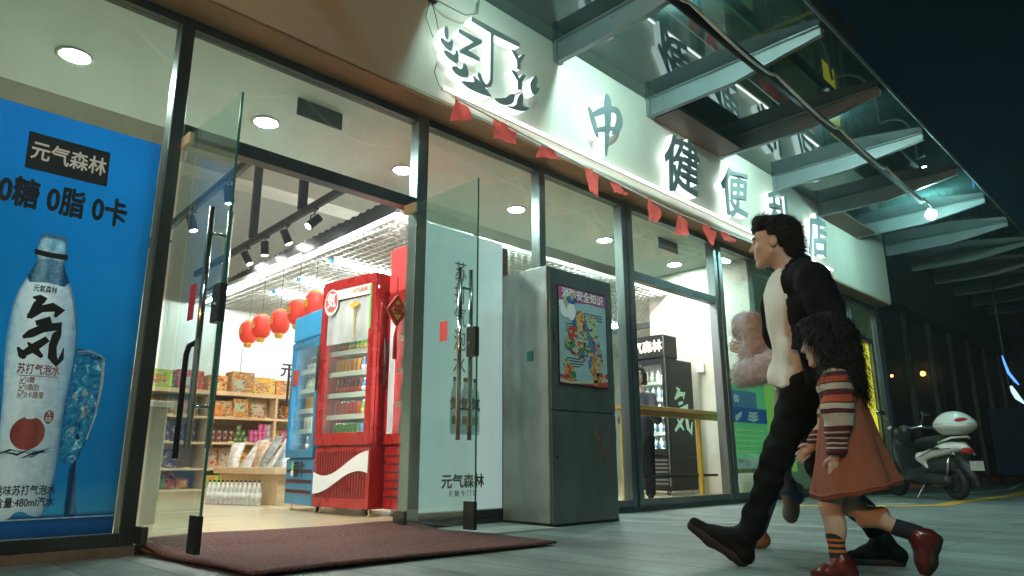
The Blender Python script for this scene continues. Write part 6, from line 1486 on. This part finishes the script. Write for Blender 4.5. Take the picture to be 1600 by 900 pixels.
def shirt_post(X, Y, Z, F):
    th = np.arctan2(Y, X - .05); low = np.clip((1.32 - Z) * 2.2, 0, 1)
    drape = np.sin(5.5 * th + 2.2 * np.sin(3.1 * Z + 1)) 
    F = F - .02 * low * np.maximum(0, drape) ** 1.5 + .006 * low + .006 * low * np.sin(11 * th - 4 * Z)
    F = F + .006 * np.sin(16 * Z + 10 * Y + 7 * X + 2 * np.sin(9 * Y)) * np.clip((1.12 - Z) * 4, 0, 1) + .004 * np.sin(26 * Z - 14 * Y)
    F = F - .004 * np.clip((.95 - Z) * 8, 0, 1) + .009 * np.sin(13 * (Z - .5 * X) + 16 * Y + 2.5 * np.sin(7 * Z)) * np.clip((1.36 - Z) * 3, 0, 1)
    F = np.maximum(F, np.where(Y > -.08, (.06 - .14 * np.clip(1.38 - Z, 0, .6)) - X, -1))
    F = np.maximum(F, (.842 + .05 * (.1 - X) + .014 * np.sin(4 * th)) - Z)
    return np.maximum(F, Z - (1.455 - .35 * np.maximum(0, X - .05)))
soft('shirt', shirt, 0.0065, 'shirt_white', MAN, shirt_post, relax=1)
jack = [('e', (-.055, 0, 1.2), (.155, .215, .24), None, .06), ('e', (-.075, 0, 1.0), (.15, .21, .26), None, .06), ('c', (-.045, .15, 1.365), (-.075, .2, 1.33), .09, .085, .05), ('c', (-.03, -.15, 1.36), (-.05, -.2, 1.33), .085, .08, .05), ('c', (-.03, 0, 1.4), (-.04, 0, 1.3), .09, .13, .05),
        ('c', (-.085, .215, 1.33), (-.11, .262, 1.07), .082, .07, .03), ('c', (-.11, .262, 1.07), (-.135, .26, .88), .07, .052, .03), ('c', (-.05, -.215, 1.33), (-.02, -.262, 1.08), .08, .068, .03), ('c', (-.02, -.262, 1.08), (-.02, -.235, .9), .068, .05, .03),
        ('e', (.105, -.15, 1.24), (.1, .06, .2), None, .04), ('c', (.02, .11, 1.43), (.1, .13, 1.2), .03, .03, .03), ('e', (-.08, 0, .86), (.145, .2, .12), None, .06), ('c', (.03, .16, 1.2), (-.02, .18, .84), .045, .05, .04)]
def jack_post(X, Y, Z, F):
    th = np.arctan2(Y, X + .05)
    F = F + .011 * np.sin(26 * Z + 3 * th + 1.5 * np.sin(20 * X)) * np.clip((np.abs(Y) - .14) * 12, 0, 1) * np.exp(-((Z - 1.08) / .16) ** 2) + .007 * np.sin(7 * th + 9 * Z) + nzf(X, Y, Z, 22, .008, 1)
    g = .075 - .14 * np.clip(1.38 - Z, 0, .6)
    cut = np.minimum(X - g, np.minimum(Y + .115, .2 - Y + 10 * (Z < 1.0)))                # open front
    F = np.maximum(F, cut)
    inner = np.minimum(np.minimum(X - (g - .03), .13 - np.abs(Y)), 1)
    F = np.maximum(F, np.minimum(inner, .02))
    neck = .072 - np.sqrt((X - .03) ** 2 + Y ** 2); F = np.maximum(F, np.where(Z > 1.36, neck, -1))
    return np.maximum(F, (.79 + .03 * np.sin(6 * th)) - Z)
jk = soft('jacket', jack, 0.0075, 'jacket_black', MAN, jack_post)
soft('collar', [('c', (.055, .085, 1.4), (.0, .1, 1.455), .02, .022, .02), ('c', (.0, .1, 1.455), (-.06, .06, 1.475), .022, .022, .02), ('c', (-.06, .06, 1.475), (-.06, -.06, 1.475), .022, .022, .02), ('c', (-.06, -.06, 1.475), (.0, -.1, 1.455), .022, .022, .02), ('c', (.0, -.1, 1.455), (.075, -.085, 1.39), .022, .02, .02)], .007, 'jacket_black', jk)
MB().tube([(-.175, .285, .99), (-.06, .3, .985)], .003, 6).build('pocket_zip', 'chrome', jk, smooth=True)
trou = [('e', (-.01, 0, .83), (.1, .145, .12), None, .04), ('c', (.02, .085, .83), (.165, .11, .5), .094, .066, .05), ('c', (.165, .11, .5), (.32, .125, .15), .066, .054, .04), ('c', (-.02, -.085, .83), (-.035, -.11, .46), .1, .074, .05), ('c', (-.035, -.11, .46), (-.245, -.145, .17), .072, .058, .04)]
def trou_post(X, Y, Z, F):
    return F + .0045 * np.sin(46 * Z + 30 * X + 2.5 * np.sin(18 * Y)) * np.clip(.35 + np.abs(Z - .6) * 1.6, 0, 1) + .003 * np.sin(70 * Z - 25 * X + 9 * Y) + nzf(X, Y, Z, 26, .003)
soft('trousers', trou, 0.0075, 'trouser_black', MAN, trou_post)
def boot(name, heel, ball, toe, ank, top, mat, parent, s=1.0, up=(0, 0, 1), res=.006):
    h, b, t_, a, tp = (Vector(q) for q in (heel, ball, toe, ank, top)); u = Vector(up)
    P = [('c', tuple(a), tuple(tp), .048 * s, .043 * s, .02), ('c', tuple(h + u * .035 * s), tuple(a), .04 * s, .047 * s, .03), ('c', tuple(a), tuple(b + u * .045 * s), .046 * s, .034 * s, .03), ('c', tuple(h + u * .035 * s), tuple(b + u * .035 * s), .036 * s, .04 * s, .03), ('c', tuple(b + u * .032 * s), tuple(t_ + u * .026 * s), .036 * s, .03 * s, .02)]
    o = soft(name, P, res, mat, parent)
    sl = [('c', tuple(h + u * .004 * s), tuple(h + (b - h) * .3 + u * .004 * s), .034 * s, .034 * s, .02), ('c', tuple(h + (b - h) * .3 + u * .008 * s), tuple(b + u * .004 * s), .032 * s, .04 * s, .02), ('c', tuple(b + u * .004 * s), tuple(t_ + u * .006 * s), .04 * s, .03 * s, .02)]
    n = u
    def flat(X, Y, Z, F):
        d = (X - h.x) * n.x + (Y - h.y) * n.y + (Z - h.z) * n.z
        return np.maximum(np.maximum(F, d - .018 * s - .35 * np.maximum(0, (X * 0))), -d - .012 * s - .06 * s * ((X - X) > 1))
    so = soft('sole', sl, res, 'sole_dark', o)
    hb = soft('heel', [('c', tuple(h - u * .004 * s), tuple(h + (b - h) * .12 - u * .004 * s), .03 * s, .03 * s, .01)], res, 'sole_dark', o)
    ax = (tp - a).normalized(); fw = (b - h).normalized()
    side = ax.cross(fw).normalized()
    for k in range(5):
        q = a.lerp(b + u * .045 * s, .12 + .16 * k) + (u * .05 * s + fw * .012 * s) * (1.02 - .1 * k)
        MB().tube([tuple(q - side * .026 * s - u * .006 * s), tuple(q + u * .004 * s), tuple(q + side * .026 * s - u * .006 * s)], .0048 * s, 6).build('lace', 'lace_grey', o, smooth=True)
    return o
d1 = Vector((.224, 0, .165)).normalized(); u1 = (-d1.z, 0, d1.x)
boot('boot', (.36, .125, .022), (.5, .125, .115), (.585, .125, .17), (.335, .125, .135), (.31, .125, .22), 'boot_black', MAN, .9, u1)
boot('boot', (-.325, -.145, .016), (-.185, -.145, .012), (-.12, -.145, .012), (-.265, -.145, .1), (-.245, -.145, .22), 'boot_black', MAN, .9)
# ---- the girl
Og = (3.18, 1.24)
GIRL = thing('person', 'girl with long dark curls, rust dress and striped knit sleeves walking beside the man', 'person', (*Og, 0), rot_of(Og), 'people passing the shop')
hp, hT = head((-.022, 0, 1.0), 0.78, 0.12)
gb = hp + [('c', (-.035, 0, .93), (-.055, 0, .84), .036, .042, .02), ('e', (-.07, 0, .76), (.06, .1, .1), None, .04)]
gb += [('c', (-.065, .1, .82), (-.055, .125, .66), .035, .028, .02), ('c', (-.055, .125, .66), (-.02, .13, .51), .028, .02, .02)] + hand((-.02, .13, .51), (.1, 0, -1), (.2, -1, 0), .7, .5, 1)
gb += [('c', (-.065, -.1, .82), (-.03, -.125, .66), .035, .028, .02), ('c', (-.03, -.125, .66), (.06, -.12, .55), .028, .02, .02)] + hand((.06, -.12, .55), (.8, 0, -.6), (0, 1, -.3), .7, .5, -1)
gb += [('c', (-.07, .045, .56), (.022, .05, .3), .055, .041, .03), ('c', (.022, .05, .3), (.012, .05, .12), .041, .029, .02), ('e', (.0, .05, .22), (.036, .036, .07), None, .02), ('c', (-.09, -.05, .56), (-.045, -.05, .3), .062, .042, .03), ('c', (-.045, -.05, .3), (-.25, -.05, .2), .042, .029, .02), ('e', (-.14, -.05, .25), (.07, .036, .036), (0, .45, 0), .02)]
soft('body', gb, 0.0052, 'skin_girl', GIRL, relax=1)
eyes(hT, .78, GIRL); lips(hT, .78, GIRL)
gh = [('e', (-.04, 0, 1.045), (.1, .088, .088), None, .04), ('e', (-.085, 0, .98), (.085, .105, .12), None, .04), ('e', (-.1, 0, .87), (.07, .115, .13), None, .04), ('e', (-.115, 0, .78), (.055, .1, .085), None, .04), ('c', (-.02, .075, 1.03), (-.045, .09, .83), .034, .036, .03), ('c', (-.02, -.075, 1.03), (-.04, -.09, .83), .034, .036, .03), ('c', (.03, -.04, 1.085), (.04, .04, 1.08), .024, .024, .03), ('c', (.045, .03, 1.075), (.03, .068, 1.0), .02, .014, .02), ('c', (.045, -.03, 1.075), (.03, -.068, 1.0), .02, .014, .02)]
hg = soft('hair', gh, 0.006, 'hair_black', GIRL, lambda X, Y, Z, F: F + nzf(X, Y, Z, 85, .007) + nzf(X, Y, Z, 150, .004, 3) + nzf(X, Y, Z, 32, .005, 1) * (Z < 1.0), relax=0)
add_strands(hg, 3000, .075, .004, lambda p, n, r: (r.uniform(-.5, .3), r.uniform(-.5, .5), -1), curl=.014, lift=.22, seg=7, seed=4)
sw = [('e', (-.07, 0, .765), (.085, .12, .1), None, .04), ('c', (-.055, .095, .825), (-.05, .14, .68), .056, .06, .03), ('c', (-.05, .14, .68), (-.025, .135, .525), .058, .04, .03), ('c', (-.055, -.095, .825), (-.03, -.135, .68), .056, .056, .03), ('c', (-.03, -.135, .68), (.05, -.13, .56), .054, .038, .03), ('c', (-.05, 0, .87), (-.055, 0, .8), .05, .08, .03)]
soft('sweater', sw, 0.0065, 'knit', GIRL, lambda X, Y, Z, F: np.maximum(F + .004 * np.sin(60 * Z + 9 * X) + nzf(X, Y, Z, 40, .003), .505 - Z - .0 * X))
# dress: A-line with hanging folds, thickened
vs = []; fs = []; nr, na = 26, 72
for j in range(nr + 1):
    v = j / nr; z = .80 - .47 * v
    cx = -.072 - .008 * v; rx = .082 + .084 * v ** 1.25; ry = .105 + .055 * v
    for i in range(na):
        a = 2 * math.pi * i / na
        f = 1 + v * (.055 * math.sin(6 * a + 1.2 + .8 * v) + .035 * math.sin(11 * a + 2 * v) + .012 * math.sin(23 * a + 5 * v)) + .01 * math.sin(16 * v + 3 * a)
        back = max(0, -math.cos(a)) * v
        vs.append((cx + rx * f * math.cos(a) - .02 * back, ry * f * math.sin(a), z + .075 * back * v - .012 * v * math.sin(3 * a)))
for j in range(nr):
    for i in range(na): a = j * na + i; b = j * na + (i + 1) % na; fs.append((a, b, b + na, a + na))
o = MB().add(vs, fs).build('dress', 'dress_rust', GIRL, smooth=True); sd = o.modifiers.new('thick', 'SOLIDIFY'); sd.thickness = .006; sd.offset = -1
dh = MB().tube([tuple(vs[(nr - 1) * na + i % na]) for i in range(na + 1)], .0055, 6).build('hem', 'dress_rust', o, smooth=True)
for sx in (.06, -.06): MB().tube([(-.01, sx, .79), (-.03, sx * 1.1, .85), (-.09, sx * 1.1, .86), (-.13, sx, .8)], .014, 8).build('strap', 'dress_rust', GIRL, smooth=True)
soft('sock', [('c', (.014, .05, .175), (.008, .05, .06), .034, .034, .01), ('c', (.012, .05, .185), (.012, .05, .175), .037, .036, .01)], .005, 'sock', GIRL)
soft('sock', [('c', (-.225, -.05, .212), (-.3, -.05, .19), .035, .035, .01)], .005, 'sock', GIRL)
boot('boot', (-.028, .05, .012), (.06, .05, .01), (.105, .05, .01), (.0, .05, .07), (.005, .05, .1), 'boot_red', GIRL, .7)
u2 = Vector((-.32, 0, -.05)).normalized()
boot('boot', (-.365, -.05, .17), (-.33, -.05, .08), (-.318, -.05, .045), (-.305, -.05, .175), (-.28, -.05, .195), 'boot_red', GIRL, .7, (.95, 0, .2))
# ---- the third walker, mostly hidden behind the man
Ot = (3.95, 1.85)
T3 = thing('person', 'walker in a pink fluffy coat and jeans, mostly hidden behind the man', 'person', (*Ot, 0), rot_of(Ot), 'people passing the shop')
hp, hT = head((-.1, 0, 1.4), .88, 0.1)
tb = hp + [('c', (-.11, 0, 1.32), (-.15, 0, 1.22), .042, .05, .02), ('e', (-.15, 0, 1.1), (.08, .14, .15), None, .04)]
tb += [('c', (-.13, .15, 1.18), (-.08, .18, 1.0), .04, .034, .02), ('c', (-.08, .18, 1.0), (.085, .1, 1.1), .034, .026, .02)] + hand((.085, .1, 1.1), (.8, -.2, .35), (-.3, -1, 0), .9, .8, 1)
tb += [('c', (-.13, -.15, 1.18), (-.06, -.18, 1.0), .04, .034, .02), ('c', (-.06, -.18, 1.0), (.09, -.1, 1.14), .034, .026, .02)] + hand((.09, -.1, 1.14), (.8, .2, .2), (-.3, 1, 0), .9, .8, -1)
soft('body', tb, 0.006, 'skin_girl', T3, relax=1)
eyes(hT, .88, T3)
soft('hair', [('e', (-.12, 0, 1.44), (.1, .085, .085), None, .03), ('e', (-.16, 0, 1.36), (.07, .09, .12), None, .03), ('c', (-.17, 0, 1.3), (-.19, 0, 1.15), .07, .05, .03)], .007, 'hair_black', T3, lambda X, Y, Z, F: F + nzf(X, Y, Z, 80, .005))
ct = [('e', (-.16, 0, 1.05), (.12, .18, .22), None, .05), ('e', (-.17, 0, .8), (.13, .19, .28), None, .05), ('c', (-.13, .15, 1.18), (-.06, .19, 1.0), .085, .08, .04), ('c', (-.06, .19, 1.0), (.12, .1, .97), .08, .075, .04), ('c', (-.13, -.15, 1.18), (-.02, -.17, 1.15), .085, .08, .04), ('c', (-.02, -.17, 1.15), (.1, -.08, 1.28), .08, .085, .04), ('c', (-.18, .0, .7), (-.225, .02, .58), .12, .1, .05), ('e', (.095, .09, 1.1), (.05, .06, .05), None, .03), ('c', (.06, .06, 1.27), (.05, .06, 1.0), .075, .075, .04)]
pc = soft('coat', ct, .0085, 'fluff_pink', T3, lambda X, Y, Z, F: F + nzf(X, Y, Z, 60, .004) + nzf(X, Y, Z, 24, .006, 2), relax=2)
add_strands(pc, 15000, .024, .0022, lambda p, n, r: (r.uniform(-1, 1), r.uniform(-1, 1), -.6), curl=.004, lift=.8, seg=2, seed=6)
soft('jeans', [('e', (-.15, 0, .72), (.11, .15, .12), None, .04), ('c', (-.13, .07, .72), (.0, .09, .42), .085, .065, .04), ('c', (.0, .09, .42), (-.085, .09, .3), .06, .052, .03), ('c', (-.15, -.07, .72), (.0, -.09, .43), .085, .065, .04), ('c', (.0, -.09, .43), (.13, -.1, .1), .06, .05, .03)], .0085, 'denim', T3)
soft('shoe', [('c', (-.095, .09, .33), (-.06, .09, .3), .042, .04, .02), ('c', (-.075, .09, .3), (-.055, .09, .2), .042, .04, .03), ('c', (-.06, .09, .22), (-.055, .09, .185), .038, .028, .02)], .006, 'shoe_beige', T3)
soft('shoe', [('c', (.1, -.1, .045), (.21, -.1, .04), .04, .038, .02), ('c', (.2, -.1, .038), (.26, -.1, .034), .038, .03, .02), ('c', (.13, -.1, .1), (.12, -.1, .05), .045, .042, .02)], .006, 'shoe_beige', T3)
# ---- the woman inside
WI = thing('person', 'woman with bobbed hair in a dark coat standing inside the open window', 'person', (7.23, 5.05, FZ), R(214), 'people in the shop')
hp, hT = head((0, 0, 1.47), .9, 0.05)
wb = hp + [('c', (-.01, 0, 1.38), (-.03, 0, 1.27), .045, .05, .02), ('c', (.0, .15, 1.15), (.08, .2, .9), .035, .03, .02), ('c', (.08, .2, .9), (.22, .12, .98), .03, .024, .02), ('c', (.0, -.15, 1.15), (.06, -.2, .9), .035, .03, .02), ('c', (.06, -.2, .9), (.22, -.12, .95), .03, .024, .02), ('c', (-.02, 0, 1.27), (-.02, 0, 1.1), .07, .1, .04)]
wb += hand((.22, .12, .98), (1, -.3, 0), (0, -.3, -1), .9, .5, 1) + hand((.22, -.12, .95), (1, .3, 0), (0, .3, -1), .9, .5, -1)
soft('body', wb, 0.0075, 'skin_girl', WI, relax=1)
eyes(hT, .9, WI); lips(hT, .9, WI)
soft('hair', [('e', (-.02, 0, 1.515), (.1, .088, .085), None, .03), ('e', (-.045, 0, 1.43), (.075, .095, .1), None, .03), ('c', (.01, .08, 1.48), (.015, .082, 1.37), .03, .03, .03), ('c', (.01, -.08, 1.48), (.015, -.082, 1.37), .03, .03, .03)], .008, 'hair_black', WI, lambda X, Y, Z, F: F + nzf(X, Y, Z, 80, .004))
soft('coat', [('e', (-.03, 0, 1.1), (.12, .18, .2), None, .05), ('e', (-.02, 0, .85), (.13, .17, .3), None, .05), ('c', (-.01, .15, 1.2), (.08, .21, .92), .06, .052, .03), ('c', (.08, .21, .92), (.19, .14, .97), .05, .042, .03), ('c', (-.01, -.15, 1.2), (.06, -.21, .92), .06, .052, .03), ('c', (.06, -.21, .92), (.19, -.14, .95), .05, .042, .03)], .012, 'coat_navy', WI)
soft('trousers', [('c', (-.01, .08, .7), (0, .09, .08), .09, .06, .03), ('c', (-.01, -.08, .7), (0, -.09, .08), .09, .06, .03)], .012, 'trouser_black', WI)
for sy in (-1, 1): soft('shoe', [('c', (-.04, sy * .09, .04), (.12, sy * .09, .035), .04, .032, .02)], .008, 'boot_black', WI)
